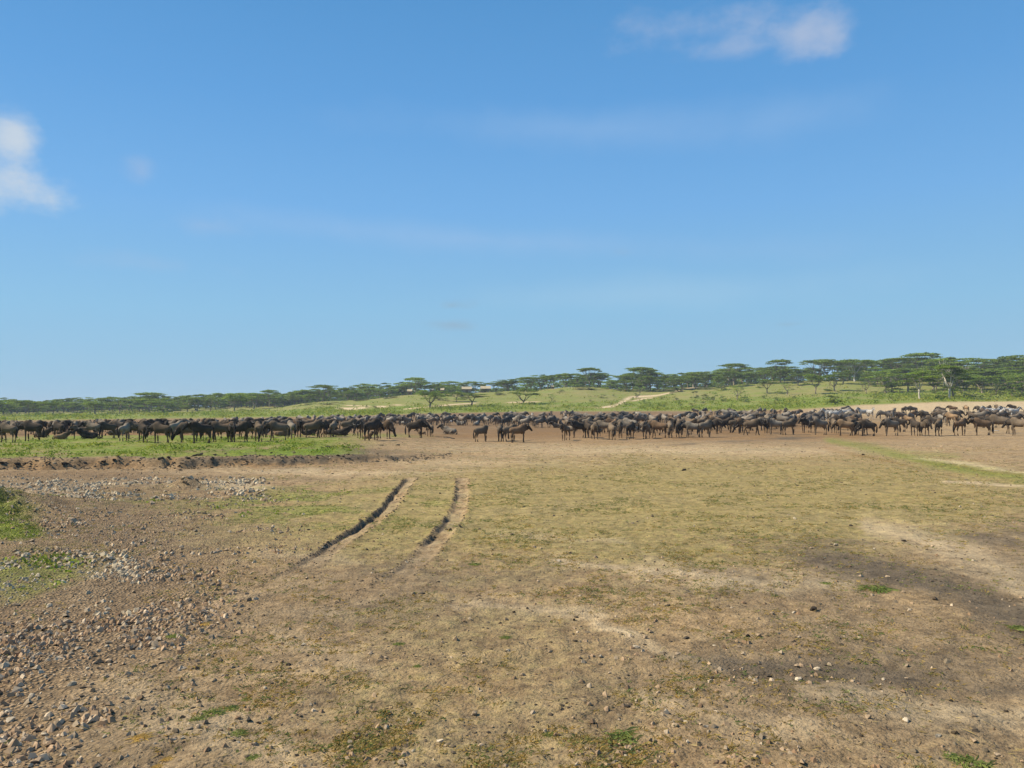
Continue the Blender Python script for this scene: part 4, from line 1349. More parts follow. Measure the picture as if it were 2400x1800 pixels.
# the animals one can tell apart in front, from the left edge to the right
FRONT = [
    (18, 1037, 165, 'stand', 'mid', 1.0), (-20, 1030, 180, 'walk', 'dark', 1.0), (74, 1034, 170, 'low', 'black', 1.08), (137, 1029, 165, 'stand_b', 'black', 1.0),
    (145, 1030, 10, 'lie', 'tan', .7), (183, 1028, 250, 'calf', 'tan', .8), (216, 1028, 185, 'turn', 'grey', 1.0), (206, 1029, 200, 'lie', 'black', .9),
    (270, 1021, 30, 'lie', 'brown', .9), (293, 1033, 80, 'stand', 'light', .92), (335, 1037, 150, 'stand', 'black', 1.0), (377, 1039, 160, 'low', 'dark', 1.0),
    (100, 1026, 10, 'lie', 'dark', .9), (250, 1027, 250, 'stand', 'dark', .95), (312, 1029, 200, 'stand', 'dark', 1.0),
    (416, 1028, 70, 'stand', 'light', 1.0), (440, 1037, 190, 'graze', 'mid', .95), (468, 1039, 215, 'alert', 'black', 1.02), (515, 1036, 160, 'alert', 'dark', 1.0),
    (543, 1036, 280, 'stand', 'black', .98), (563, 1035, 20, 'turn', 'dark', 1.0), (606, 1034, 130, 'stand', 'mid', 1.0), (590, 1029, 200, 'stand', 'tan', .9),
    (620, 1025, 265, 'stand_b', 'mid', .95), (650, 1032, 165, 'stand', 'mid', 1.0), (682, 1028, 150, 'stand_b', 'light', 1.0), (662, 1023, 0, 'lie', 'tan', .85),
    (701, 1025, 260, 'alert', 'black', 1.0), (735, 1026, 30, 'stand', 'mid', 1.0), (757, 1024, 60, 'low', 'dark', 1.0), (782, 1024, 110, 'stand', 'grey', .95),
    (726, 1021, 0, 'lie', 'black', .85), (490, 1030, 100, 'stand', 'mid', .95), (535, 1029, 20, 'stand', 'brown', .95), (574, 1028, 170, 'stand', 'mid', .95),
    (820, 1019, 15, 'stand', 'mid', .98), (846, 1026, 275, 'low', 'dark', .98), (873, 1032, 82, 'low', 'black', 1.08), (902, 1028, 345, 'graze', 'brown', 1.0),
    (802, 1022, 20, 'lie', 'black', .9), (862, 1029, 300, 'lie', 'tan', .6), (830, 1012, 190, 'stand', 'dark', .95),
    (976, 1026, 5, 'low', 'black', 1.04), (1008, 1023, 95, 'stand', 'mid', .82), (987, 1018, 180, 'lie', 'tan', .55), (1052, 1018, 170, 'lie', 'light', 1.0),
    (1130, 1035, 20, 'back', 'mid', .86), (1172, 1034, 100, 'stand', 'mid', .92), (1196, 1034, 60, 'low', 'mid', .9), (1217, 1037, 25, 'alert', 'brown', .92),
    (1325, 1032, 250, 'calf_alert', 'mid', .92), (1305, 1003, 160, 'lie', 'mid', .8), (1355, 1026, 200, 'turn', 'black', 1.0), (1378, 1026, 120, 'alert', 'black', .95),
    (1394, 1029, 255, 'stand', 'mid', .95), (1413, 1022, 170, 'stand', 'grey', .95), (1434, 1031, 85, 'stand', 'mid', .92), (1454, 1026, 280, 'low', 'mid', .92),
    (1478, 1029, 40, 'alert', 'black', .95), (1500, 1008, 180, 'lie', 'tan', 1.0), (1514, 1028, 270, 'stand', 'mid', .95), (1543, 1026, 165, 'stand', 'brown', .98),
    (1571, 1026, 95, 'stand', 'mid', .95), (1592, 1024, 60, 'alert', 'black', .95), (1462, 1020, 190, 'stand', 'grey', .95), (1532, 1020, 200, 'alert', 'tan', .9),
    (1606, 1019, 200, 'graze', 'mid', .95), (1622, 1025, 160, 'stand', 'light', .92), (1655, 1025, 8, 'stand', 'grey', 1.0), (1672, 1017, 350, 'low', 'black', .95),
    (1703, 1014, 10, 'stand', 'black', 1.0), (1727, 1014, 25, 'stand_b', 'dark', .98), (1741, 1016, 190, 'graze', 'brown', .95), (1765, 1020, 355, 'walk', 'dark', .98),
    (1797, 1015, 215, 'alert', 'black', .95), (1817, 1018, 165, 'turn', 'light', .96), (1851, 1019, 40, 'turn', 'mid', .98), (1889, 1014, 240, 'alert', 'black', .98),
    (1920, 1019, 185, 'stand', 'grey', 1.02), (1957, 1015, 120, 'stand', 'mid', .9), (1980, 1021, 170, 'stand_b', 'tan', .95),
    (2003, 1020, 240, 'low', 'black', .95), (2032, 1022, 200, 'graze', 'black', .92), (2020, 1019, 290, 'stand', 'dark', .95),
    (2087, 1021, 180, 'stand', 'grey', 1.0), (2105, 1012, 160, 'alert', 'dark', .95), (2145, 1021, 100, 'alert', 'black', .95), (2167, 1022, 250, 'stand', 'dark', .93), (2184, 1008, 180, 'stand', 'mid', .98),
    (2201, 1021, 30, 'turn', 'dark', .97), (2252, 1021, 20, 'calf_alert', 'brown', 1.0), (2300, 1020, 165, 'alert', 'brown', .98), (2341, 1016, 172, 'low', 'mid', 1.12),
    (2388, 1021, 95, 'low', 'mid', 1.0), (2128, 998, 100, 'stand', 'tan', .8), (2230, 999, 95, 'calf', 'tan', 1.1), (2210, 990, 160, 'low', 'dark', .95),
    (2244, 984, 15, 'stand', 'mid', .95), (2292, 1003, 200, 'alert', 'dark', .95), (2322, 1002, 180, 'stand', 'brown', .9),
    (2120, 971, 20, 'low', 'dark', .9), (2205, 972, 170, 'alert', 'mid', .9), (2232, 969, 160, 'alert', 'brown', .9), (2265, 968, 95, 'low', 'tan', .9),
    (2296, 970, 180, 'stand', 'grey', .9), (2318, 968, 10, 'stand', 'dark', .9), (2338, 967, 90, 'alert', 'dark', .9), (2372, 966, 190, 'alert', 'dark', .9),
    (2095, 985, 200, 'alert', 'brown', .95), (2112, 988, 10, 'stand', 'mid', .95), (2142, 984, 15, 'low', 'brown', .95), (2165, 989, 175, 'stand', 'dark', .95),
    (2196, 985, 30, 'stand', 'mid', .95), (2278, 991, 80, 'alert', 'dark', .95),
]
for f in FRONT:
    add_wildebeest(f[0], f[1], f[2] + R.uniform(-28, 28), f[3], f[4], f[5])

# the rows behind : the first 300 in all stay single animals, the rest is one mass
def rows_behind():
    cand = []
    def band(x0, x1, y_at, dens, spread):
        """y_at : function of x giving (front y, back y)"""
        n = int((x1 - x0) * dens)
        for i in range(n):
            x = R.uniform(x0, x1)
            a, b = y_at(x)
            t = R.random() ** spread
            cand.append((x, a + (b - a) * t))
    top = lambda x: float(np.interp(x, [0, 400, 800, 1000, 1300, 1600, 1850, 2000], [1006, 1004, 988, 982, 978, 975, 974, 976]))
    band(-30, 790, lambda x: (1021, top(x)), .33, .8)
    band(780, 1200, lambda x: (998, top(x)), .32, 2.0)
    band(1180, 1340, lambda x: (1003, top(x)), .34, 1.7)
    band(1330, 1620, lambda x: (1016, top(x)), .48, 1.1)
    band(1600, 2010, lambda x: (1010, top(x) - 4), .42, .9)
    band(2060, 2420, lambda x: (1000, 972), .07, 1.0)
    band(2290, 2430, lambda x: (990, 975), .14, 1.0)
    cand.sort(key=lambda c: -c[1])
    P = hit([c[0] for c in cand], [c[1] for c in cand])
    kept = []
    front = hit([f[0] for f in FRONT], [f[1] for f in FRONT])
    occ = [(p[0], p[1]) for p in front]
    for c, p in zip(cand, P):
        mind = 1.15
        if any(abs(p[0] - q_[0]) < mind and abs(p[1] - q_[1]) < 1.3 for q_ in occ): continue
        occ.append((p[0], p[1])); kept.append((c, p))
    poses = ['stand'] * 5 + ['stand_b'] * 5 + ['alert'] * 3 + ['low'] * 4 + ['walk'] * 2 + ['turn'] * 2 + ['graze'] * 3 + ['lie'] * 3 + ['calf', 'calf_alert']
    coats = ['dark'] * 5 + ['mid'] * 6 + ['black'] * 4 + ['brown'] * 3 + ['grey'] * 6 + ['light'] * 3 + ['tan']
    rest = []
    for c, p in kept:
        pose = R.choice(poses)
        coat = 'tan' if 'calf' in pose else R.choice(coats)
        hdg = R.choice([0, 180]) + R.gauss(0, 62)
        sc = R.uniform(.82, 1.06) * (.82 if 'calf' in pose else 1)
        if HERD_N[0] < 300:
            add_wildebeest(c[0], c[1], hdg, pose, coat, sc, detail=False, xyz=p)
        else:
            rest.append((p, hdg, pose, coat, sc * .9))
    far = {k: None for k in POSES}
    V_, F_, T_ = [], [], []; b = 0
    for p, hdg, pose, coat, sc in rest:
        if far[pose] is None: far[pose] = joined(POSES[pose], 'far', .11)
        me, V, Fc, D = far[pose]
        a = math.radians(hdg); ca, sa = math.cos(a), math.sin(a)
        Q = np.stack([(V[:, 0] * ca - V[:, 1] * sa) * sc + p[0], (V[:, 0] * sa + V[:, 1] * ca) * sc + p[1], V[:, 2] * sc + p[2]], -1)
        col = np.array(COATS[coat][0]) * R.uniform(.85, 1.15)
        t = col[None] * (1 - D[:, 0:1]) + np.array([[.022, .018, .015]]) * D[:, 0:1]
        V_.append(Q); F_.append(Fc + b); T_.append(np.concatenate([t, np.ones((len(t), 1))], 1)); b += len(V)
    if V_:
        me = np_mesh('wildebeest_mass', np.concatenate(V_), np.concatenate(F_), M_HERD, True, {'tint': ('FLOAT_COLOR', np.concatenate(T_))})
        o = link('distant_herd', me)
        tag(o, 'packed mass of far wildebeest in front of the green flat', 'herd', kind='stuff')
    print('herd', HERD_N[0], 'rest', len(rest))
rows_behind()

# ---------------------------------------------------------------- zebras
def zebra_meshes(seed, low=False):
    rr = random.Random(seed)
    bm = bmesh.new(); dk = [((0, 0, 1), (0, 0, 0)), ((0, 0, .5), (0, 0, 0)), ((.5, 0, 1), (0, 0, 0))]
    loft(bm, [(-.72, 0, 1.02), (-.6, 0, 1.06), (-.35, 0, 1.04), (0, 0, 1.0), (.3, 0, 1.04), (.5, 0, 1.06), (.6, 0, 1.05)],
         [(.09, .12), (.21, .23), (.24, .27), (.25, .28), (.22, .28), (.16, .24), (.09, .14)], 12)
    nb = Vector((.48, 0, 1.14)); nt = Vector((.92, 0, .95)) if low else Vector((.82, 0, 1.48))
    hd = Vector((.7, 0, -.7)).normalized()
    loft(bm, [nb - (nt - nb) * .2, nb, nb.lerp(nt, .5), nt, nt + (nt - nb) * .08], [(.11, .2), (.11, .2), (.08, .14), (.065, .1), (.04, .06)], 10)
    loft(bm, [nt - hd * .05, nt + hd * .05, nt + hd * .2, nt + hd * .38, nt + hd * .47], [(.06, .08), (.08, .1), (.065, .085), (.05, .06), (.035, .04)], 10)
    for s in (-1, 1):
        loft(bm, [nt + Vector((0, s * .05, .02)), nt + Vector((-.01, s * .08, .12)), nt + Vector((0, s * .085, .2))], [(.02, .03), (.025, .035), (.006, .01)], 6)
        g = rr.uniform(-.05, .05)
        loft(bm, [(.36, s * .11, 1.0), (.38, s * .12, .72), (.39, s * .12, .44), (.38 + g, s * .12, .12), (.41 + g, s * .12, 0)], [(.09, .12), (.06, .08), (.045, .05), (.032, .034), (.045, .05)], 8)
        g = rr.uniform(-.05, .05)
        loft(bm, [(-.5, s * .11, 1.02), (-.46, s * .13, .74), (-.58, s * .12, .46), (-.55 + g, s * .12, .12), (-.52 + g, s * .12, 0)], [(.13, .18), (.08, .12), (.042, .052), (.032, .034), (.045, .05)], 8)
    body = fuse(bm, 'zebra_body', .026, .2, dk, M_ZEBRA)
    bm = bmesh.new()
    u = (nt - nb).cross(Vector((0, 1, 0))).normalized(); u = -u if u.z < 0 else u
    pts = [nb.lerp(nt, i / 5) + u * (.2 * (1 - i / 5) + .12 * i / 5) for i in range(6)]
    loft(bm, pts, [(.015, .03), (.018, .06), (.018, .07), (.018, .07), (.018, .06), (.012, .03)], 6)
    mane = bm_mesh(bm, 'zebra_mane', M_HAIR)
    bm = bmesh.new()
    loft(bm, [(-.72, 0, 1.12), (-.8, .01, .95), (-.81, .02, .7), (-.79, .03, .45)], [.025, .025, .035, .012], 6)
    tail = bm_mesh(bm, 'zebra_tail', M_HAIR)
    return {'body': body, 'mane': mane, 'tail': tail}
ZB = [zebra_meshes(1), zebra_meshes(2, True)]
for px, py, h, k, wd in ((2040, 984, 275, 0, 'facing the camera beside its neighbour'), (2024, 983, 185, 0, 'standing broadside with hidden head'), (1944, 986, 178, 0, 'facing left'),
                         (1966, 986, 185, 1, 'with lowered head'), (1956, 990, 10, 0, 'facing right'), (2318, 980, 180, 0, 'facing left'), (2336, 982, 20, 1, 'with lowered head'),
                         (2360, 980, 175, 0, 'facing left'), (2378, 983, 10, 0, 'facing right'), (2350, 986, 250, 0, 'facing the camera'), (1985, 984, 10, 1, 'grazing')):
    p = hit(px, py)[0]
    root = empty('zebra', tuple(p), math.radians(h))
    root.scale = (.98,) * 3
    for nm, me in ZB[k].items(): link(nm, me, root)
    tag(root, unique_label(f'striped zebra {wd}', px, py), 'zebra', 'zebras among the herd')

# ---------------------------------------------------------------- trees
def tube(bm, pts, rad, n=5):
    loft(bm, pts, rad, n)

def acacia(seed, layers=3, flat=.16, leaves=2600, leaf=.34, low=.45, bare=0.0, lean=0.0, pale=False, bush=False):
    """an umbrella thorn of unit size : height 10, crown about 11 wide. returns (trunk mesh, crown mesh)"""
    rr = random.Random(seed)
    H, RAD = 10.0, 5.6
    bm = bmesh.new()
    fork = rr.uniform(2.0, 3.4) if not bush else rr.uniform(.5, 1.2)
    fk = Vector((rr.uniform(-.4, .4) + lean, rr.uniform(-.4, .4), fork))
    tube(bm, [(0, 0, -.4), (0, 0, .15), tuple(fk * .5 + Vector((rr.uniform(-.15, .15), 0, 0))), tuple(fk)], [.50, .36, .29, .30], 7)
    pads = []
    n = 20 if not bush else 16
    for i in range(n):
        a = i * 2.399 + rr.uniform(-.4, .4); d = RAD * math.sqrt((i + .5) / n) * rr.uniform(.75, 1.05)
        lay = rr.choice(range(layers))
        top = H - .5 - (d / RAD) ** 2 * H * flat - lay * H * low / 2.6 * (.4 + .6 * d / RAD)
        pads.append((Vector((math.cos(a) * d + lean * 1.6, math.sin(a) * d, top)), rr.uniform(1.25, 2.2), rr.uniform(.26, .5) * (1 if not bush else 1.9)))
    main = []
    for k in range(rr.choice([3, 4, 5])):
        a = k * 6.283 / 4 + rr.uniform(-.5, .5)
        e = fk + Vector((math.cos(a) * 1.7, math.sin(a) * 1.7, rr.uniform(2.0, 3.2)))
        m = fk.lerp(e, .5) + Vector((math.cos(a) * .25, math.sin(a) * .25, -.15))
        tube(bm, [tuple(fk - Vector((0, 0, .2))), tuple(m), tuple(e)], [.24, .17, .12], 5)
        main.append(e)
    for c, r, h in pads:
        e = min(main, key=lambda q_: (q_ - c).length)
        m = e.lerp(c, .55) + Vector((0, 0, -.35))
        tube(bm, [tuple(e), tuple(m), tuple(c + Vector((0, 0, -.05)))], [.10, .06, .025], 4)
    trunk = bm_mesh(bm, 'acacia_trunk', M_BARK_PALE if pale else M_BARK)
    if bare >= 1:
        return trunk, None
    g = np.random.default_rng(seed + 1000)
    P, Nn, Tt, Sz = [], [], [], []
    tot = sum(r * r for c, r, h in pads)
    for c, r, h in pads:
        m = int(leaves * r * r / tot)
        a = g.uniform(0, 6.283, m); d = r * np.sqrt(g.random(m))
        # ragged pads : a few sub clumps
        k = 5; cx = g.normal(0, r * .5, k); cy = g.normal(0, r * .5, k); w_ = g.integers(0, k, m)
        x = np.where(g.random(m) < .55, cx[w_] + g.normal(0, r * .24, m), np.cos(a) * d)
        y = np.where(g.random(m) < .55, cy[w_] + g.normal(0, r * .24, m), np.sin(a) * d)
        z = h * (1 - np.minimum(1, (x * x + y * y) / (r * r * 1.4))) * g.uniform(-.15, 1.0, m) + g.normal(0, .07, m)
        P.append(np.stack([c.x + x, c.y + y, c.z + z], -1))
        Tt.append(np.full(m, g.uniform(.75, 1.25)))
    P = np.concatenate(P); Tt = np.concatenate(Tt); m = len(P)
    nrm = g.normal(0, 1, (m, 3)); nrm[:, 2] = np.abs(nrm[:, 2]) + .9; nrm /= np.linalg.norm(nrm, axis=1)[:, None]
    t = np.cross(nrm, g.normal(0, 1, (m, 3))); t /= np.linalg.norm(t, axis=1)[:, None]
    b = np.cross(nrm, t)
    s = leaf * g.uniform(.5, 1.2, (m, 1))
    V = np.stack([P - t * s, P + b * s * .6, P + t * s, P - b * s * .6], 1).reshape(-1, 3)
    Fq = np.arange(4 * m).reshape(m, 4)
    base = np.array([1.0, 1.0, 1.0])[None] * Tt[:, None] * g.uniform(.75, 1.25, (m, 1))
    yel = g.random(m) < .15
    base[yel] *= np.array([1.4, 1.15, .8])
    tint = np.repeat(np.concatenate([base, np.ones((m, 1))], 1), 4, axis=0)
    crown = np_mesh('acacia_crown', V, Fq, M_LEAF if not bush else M_LEAF2, False, {'tint': ('FLOAT_COLOR', tint)})
    return trunk, crown

UMB = [acacia(900 + i, layers=3, flat=.14 + .03 * (i % 3), leaves=3000, lean=(-.6, .5, 0)[i % 3], low=.42) for i in range(6)]
TALL = [acacia(920 + i, layers=2, flat=.10, leaves=2400, low=.25, pale=(i == 1)) for i in range(4)]
THICK = [acacia(940 + i, layers=4, flat=.30, leaves=3600, low=.75) for i in range(5)]
THIN = [acacia(960 + i, layers=3, flat=.25, leaves=900, low=.8, leaf=.26) for i in range(3)]
BUSH = [acacia(980 + i, layers=5, flat=.55, leaves=2200, low=1.2, bush=True, leaf=.5) for i in range(5)]
BIG = [acacia(1000 + i, layers=4, flat=.20, leaves=8000, low=.36, leaf=.26, pale=True) for i in range(3)]
SNAG = [acacia(1020 + i, bare=1, pale=True) for i in range(2)]
TREE_WORDS = {'umb': ('flat topped green acacia', UMB), 'tall': ('tall open umbrella acacia', TALL), 'thick': ('dense green acacia', THICK), 'thin': ('thin greyish acacia', THIN),
              'big': ('large pale trunked acacia', BIG), 'snag': ('bare pale dead acacia', SNAG)}
N_TREE = [0]
def add_tree(px, base_y, top_y, kind='umb', width=1.0, depth=None, variant=None, where=''):
    """tree standing where the photograph shows its foot (or at a given depth), grown to reach top_y"""
    if depth is None:
        p = hit(px, base_y)[0]
    else:
        X = (px - 1200) / F * depth
        # photo x of the horizon line shifts a little with the camera's roll
        for _ in range(3):
            z = terrain(np.array([X]), np.array([depth]))[0]
            qx, qy, qd = project(X, depth, z); X += (px - float(qx)) / F * depth
        p = np.array([X, depth, z])
    d = p[1]
    qx, qy, _ = project(p[0], p[1], p[2])
    h = max(2.0, (float(qy) - top_y) * d / F)
    words, lib = TREE_WORDS[kind]
    v = R.randrange(len(lib)) if variant is None else variant
    tr, cr = lib[v]
    o = empty('acacia_tree', tuple(p), R.uniform(0, 6.28))
    s = h / 10.0
    wd = width * (1.15 if kind in ('umb', 'tall') else 1.0) * R.uniform(.9, 1.1)
    wd = wd * s * min(1.5, max(.75, 8.0 / h) ** .35)
    o.scale = (wd, wd, s)
    link('trunk', tr, o)
    if cr is not None: link('crown', cr, o)
    tag(o, unique_label(words + where, px, (float(qy) + top_y) / 2), 'tree', 'acacia trees of the woodland')
    N_TREE[0] += 1
    return o

SKY_X = [0, 60, 100, 150, 200, 300, 350, 380, 400, 450, 520, 560, 600, 640, 700, 740, 760, 800, 850, 900, 970, 1050, 1110, 1150, 1200, 1250, 1290, 1330, 1380, 1440, 1500, 1560, 1600, 1660, 1720, 1760, 1830, 1880, 1920, 2000, 2030, 2060, 2100, 2160, 2200, 2230, 2300, 2370, 2400]
SKY_Y = [930, 933, 937, 933, 929, 927, 920, 923, 927, 919, 918, 921, 918, 922, 913, 908, 903, 904, 896, 894, 887, 889, 890, 892, 882, 873, 870, 869, 863, 874, 861, 870, 866, 861, 853, 853, 845, 860, 841, 839, 845, 845, 838, 830, 834, 835, 841, 836, 832]
sky_y = lambda x: float(np.interp(x, SKY_X, SKY_Y))

# trees with a place of their own
for t in ((1007, 956, 913, 'umb', 1.3, 1), (1105, 951, 921, 'umb', 1.45, 0), (1070, 941, 917, 'umb', 1.4, 2), (1225, 947, 911, 'umb', 1.45, 3), (1294, 941, 923, 'thin', .9, 0),
          (493, 965, 925, 'thin', 1.1, 1), (550, 966, 920, 'umb', 1.0, 4), (632, 954, 913, 'tall', .8, 0), (440, 966, 926, 'thick', 1.0, 0), (280, 969, 930, 'thin', 1.1, 2),
          (462, 966, 930, 'umb', 1.1, 5), (352, 970, 932, 'umb', 1.2, 0), (222, 970, 938, 'umb', 1.2, 1), (124, 973, 937, 'thick', 1.0, 1), (68, 974, 936, 'umb', 1.1, 2), (8, 975, 932, 'thick', 1.1, 3),
          (380, 971, 933, 'thick', 1.0, 4), (595, 958, 921, 'umb', 1.0, 3), (690, 948, 915, 'thick', 1.0, 2),
          (1912, 924, 874, 'umb', .95, 2), (1956, 917, 873, 'thick', .95, 1), (1727, 938, 900, 'thin', .8, 0), (1845, 926, 893, 'thin', 1.1, 1), (1798, 922, 887, 'umb', 1.0, 5),
          (2030, 923, 884, 'thin', .9, 2), (2128, 918, 862, 'thick', 1.2, 2), (2075, 920, 868, 'thick', 1.1, 0),
          (2155, 936, 862, 'big', .95, 0), (2226, 936, 850, 'big', 1.0, 1), (2234, 934, 868, 'thick', 1.0, 3), (2090, 918, 870, 'thin', 1.1, 1),
          (2302, 921, 880, 'umb', 1.1, 4), (2334, 926, 890, 'thin', 1.0, 0), (2372, 922, 866, 'thick', 1.2, 4), (2290, 914, 862, 'thick', 1.2, 1),
          (2395, 928, 880, 'thick', 1.1, 0), (2352, 915, 858, 'umb', 1.4, 1), (2260, 917, 868, 'umb', 1.0, 0), (2325, 905, 852, 'thick', 1.3, 2), (2400, 905, 846, 'umb', 1.3, 3),
          (1975, 900, 868, 'umb', 1.1, 4), (2185, 905, 858, 'umb', 1.2, 0), (2050, 900, 862, 'thick', 1.2, 4), (2110, 903, 860, 'umb', 1.2, 2),
          (1520, 918, 888, 'thick', 1.1, 1), (1555, 917, 884, 'thick', 1.1, 3), (1430, 912, 884, 'thick', 1.1, 2), (1340, 906, 880, 'umb', 1.0, 1), (1600, 914, 885, 'umb', 1.2, 2),
          (1650, 909, 882, 'thick', 1.1, 0), (1500, 926, 906, 'thin', 1.0, 1), (1700, 905, 880, 'umb', 1.1, 4), (1760, 899, 875, 'thick', 1.2, 1),
          (1690, 915, 895, 'thick', 1.0, 4), (1870, 903, 872, 'umb', 1.2, 1), (1830, 897, 868, 'thick', 1.1, 3)):
    add_tree(t[0], t[1], t[2], t[3], t[4], variant=t[5])
for px, dep, ty, k, wd, v in ((2163, 322, 826, 'tall', 1.25, 0), (2003, 325, 841, 'tall', 1.25, 1), (1922, 335, 841, 'tall', 1.1, 2), (2035, 340, 843, 'tall', 1.1, 3), (1830, 345, 842, 'tall', .9, 0),
                              (1505, 345, 859, 'tall', 1.1, 2), (1382, 345, 861, 'tall', 1.0, 3), (972, 345, 884, 'tall', 1.1, 0), (757, 340, 901, 'tall', 1.0, 2), (350, 365, 919, 'tall', 1.2, 3),
                              (2100, 330, 838, 'tall', 1.1, 3), (2230, 300, 836, 'umb', 1.3, 0), (2310, 330, 840, 'tall', 1.1, 0), (2385, 300, 832, 'tall', 1.3, 2), (1720, 345, 851, 'tall', 1.0, 3),
                              (2212, 280, 838, 'snag', .7, 0), (2256, 270, 846, 'snag', .7, 1)):
    add_tree(px, None, ty, k, wd, depth=dep, variant=v)

TENTS_X = [(1095, 30), (1140, 30), (962, 16), (1012, 14), (1038, 14), (1294, 10)]
def near_tent(x, m=6):
    return any(abs(x - a) < b * .5 + m for a, b in TENTS_X)
# the crest : one loose row after another
def crest_row(x0, x1, step, depth, hi, kinds, drop=0.0, wid=1.0):
    x = x0
    while x < x1:
        xx = x + R.uniform(-.4, .4) * step
        if not (near_tent(xx) and depth < 349):
            ty = sky_y(xx) + drop + abs(R.gauss(0, hi))
            add_tree(xx, None, ty, R.choice(kinds), wid * R.uniform(.85, 1.2), depth=depth + R.uniform(-8, 8))
        x += step * R.uniform(.8, 1.2)
crest_row(-30, 760, 20, 372, 3, ['umb', 'umb', 'thick'])
crest_row(-30, 700, 34, 350, 4, ['umb', 'thick', 'thin'], 6)
crest_row(-30, 420, 32, 345, 5, ['thick', 'umb'], 12)
crest_row(560, 1200, 20, 362, 3, ['umb', 'umb', 'thick'], 2)
crest_row(650, 1060, 26, 346, 4, ['umb', 'thick'], 12)
crest_row(1190, 2420, 28, 352, 6, ['umb', 'umb', 'tall', 'thick'], 3)
crest_row(1200, 2420, 44, 368, 5, ['umb', 'tall'], 6)
crest_row(1480, 2420, 34, 335, 4, ['umb', 'thick'], 14)
crest_row(2030, 2420, 28, 300, 4, ['thick', 'umb', 'thin'], 22)
crest_row(2180, 2420, 26, 262, 5, ['thick', 'umb'], 36)
print('trees', N_TREE[0])
# the far wood behind the crest, one mass of crowns and trunks
def far_wood():
    V_, F_, T_, M_ = [], [], [], []
    b = 0
    spots = []
    for x0, x1, n, dr in ((-60, 560, 120, 9), (540, 1080, 90, 10), (1080, 1480, 40, 18), (1480, 2450, 90, 14)):
        for i in range(n):
            spots.append((R.uniform(x0, x1), R.uniform(395, 460), dr))
    tv, tf = [], []
    for px, dep, dr in spots:
        X = (px - 1200) / F * dep; Yd = dep
        z = float(terrain(np.array([X]), np.array([Yd]))[0])
        qx, qy, _ = project(X, Yd, z)
        top = sky_y(float(qx)) + dr + abs(R.gauss(0, 5))
        zt = CAM_H + (HOR(float(qx)) - top) * Yd / F
        h = max(4.0, zt - z)
        tr, cr = R.choice(THICK)
        n = len(cr.vertices); co = np.empty(n * 3, np.float32); cr.vertices.foreach_get('co', co); co = co.reshape(-1, 3)
        ti = np.empty(n * 4, np.float32); cr.attributes['tint'].data.foreach_get('color', ti); ti = ti.reshape(-1, 4)
        keep = np.arange(n // 4) % 5 == 0
        q4 = np.repeat(keep, 4)
        co = co[q4]; ti = ti[q4]
        a = R.uniform(0, 6.28); w_ = 1.15
        co = np.stack([(co[:, 0] * math.cos(a) - co[:, 1] * math.sin(a)) * w_, (co[:, 0] * math.sin(a) + co[:, 1] * math.cos(a)) * w_, co[:, 2] / 10 * h], -1)
        cen = co.reshape(-1, 4, 3).mean(1, keepdims=True)
        co = (cen + (co.reshape(-1, 4, 3) - cen) * 1.9).reshape(-1, 3)
        # lower half of the wood is filled by undergrowth of the same leaves
        low = R.random() < .8
        if low: co[:, 2] = np.where(np.repeat(rng.random(len(co) // 4) < .45, 4), co[:, 2] - h * R.uniform(.3, .55), co[:, 2])
        co += np.array([X, Yd, z])
        V_.append(co); F_.append(np.arange(len(co)).reshape(-1, 4) + b); T_.append(ti * np.array([.85, .9, .95, 1])); b += len(co)
    me = np_mesh('far_wood', np.concatenate(V_), np.concatenate(F_), M_LEAF, False, {'tint': ('FLOAT_COLOR', np.concatenate(T_))})
    tag(link('far_woodland', me), 'far acacia wood closing the gaps behind the crest', 'woodland', kind='stuff')
far_wood()

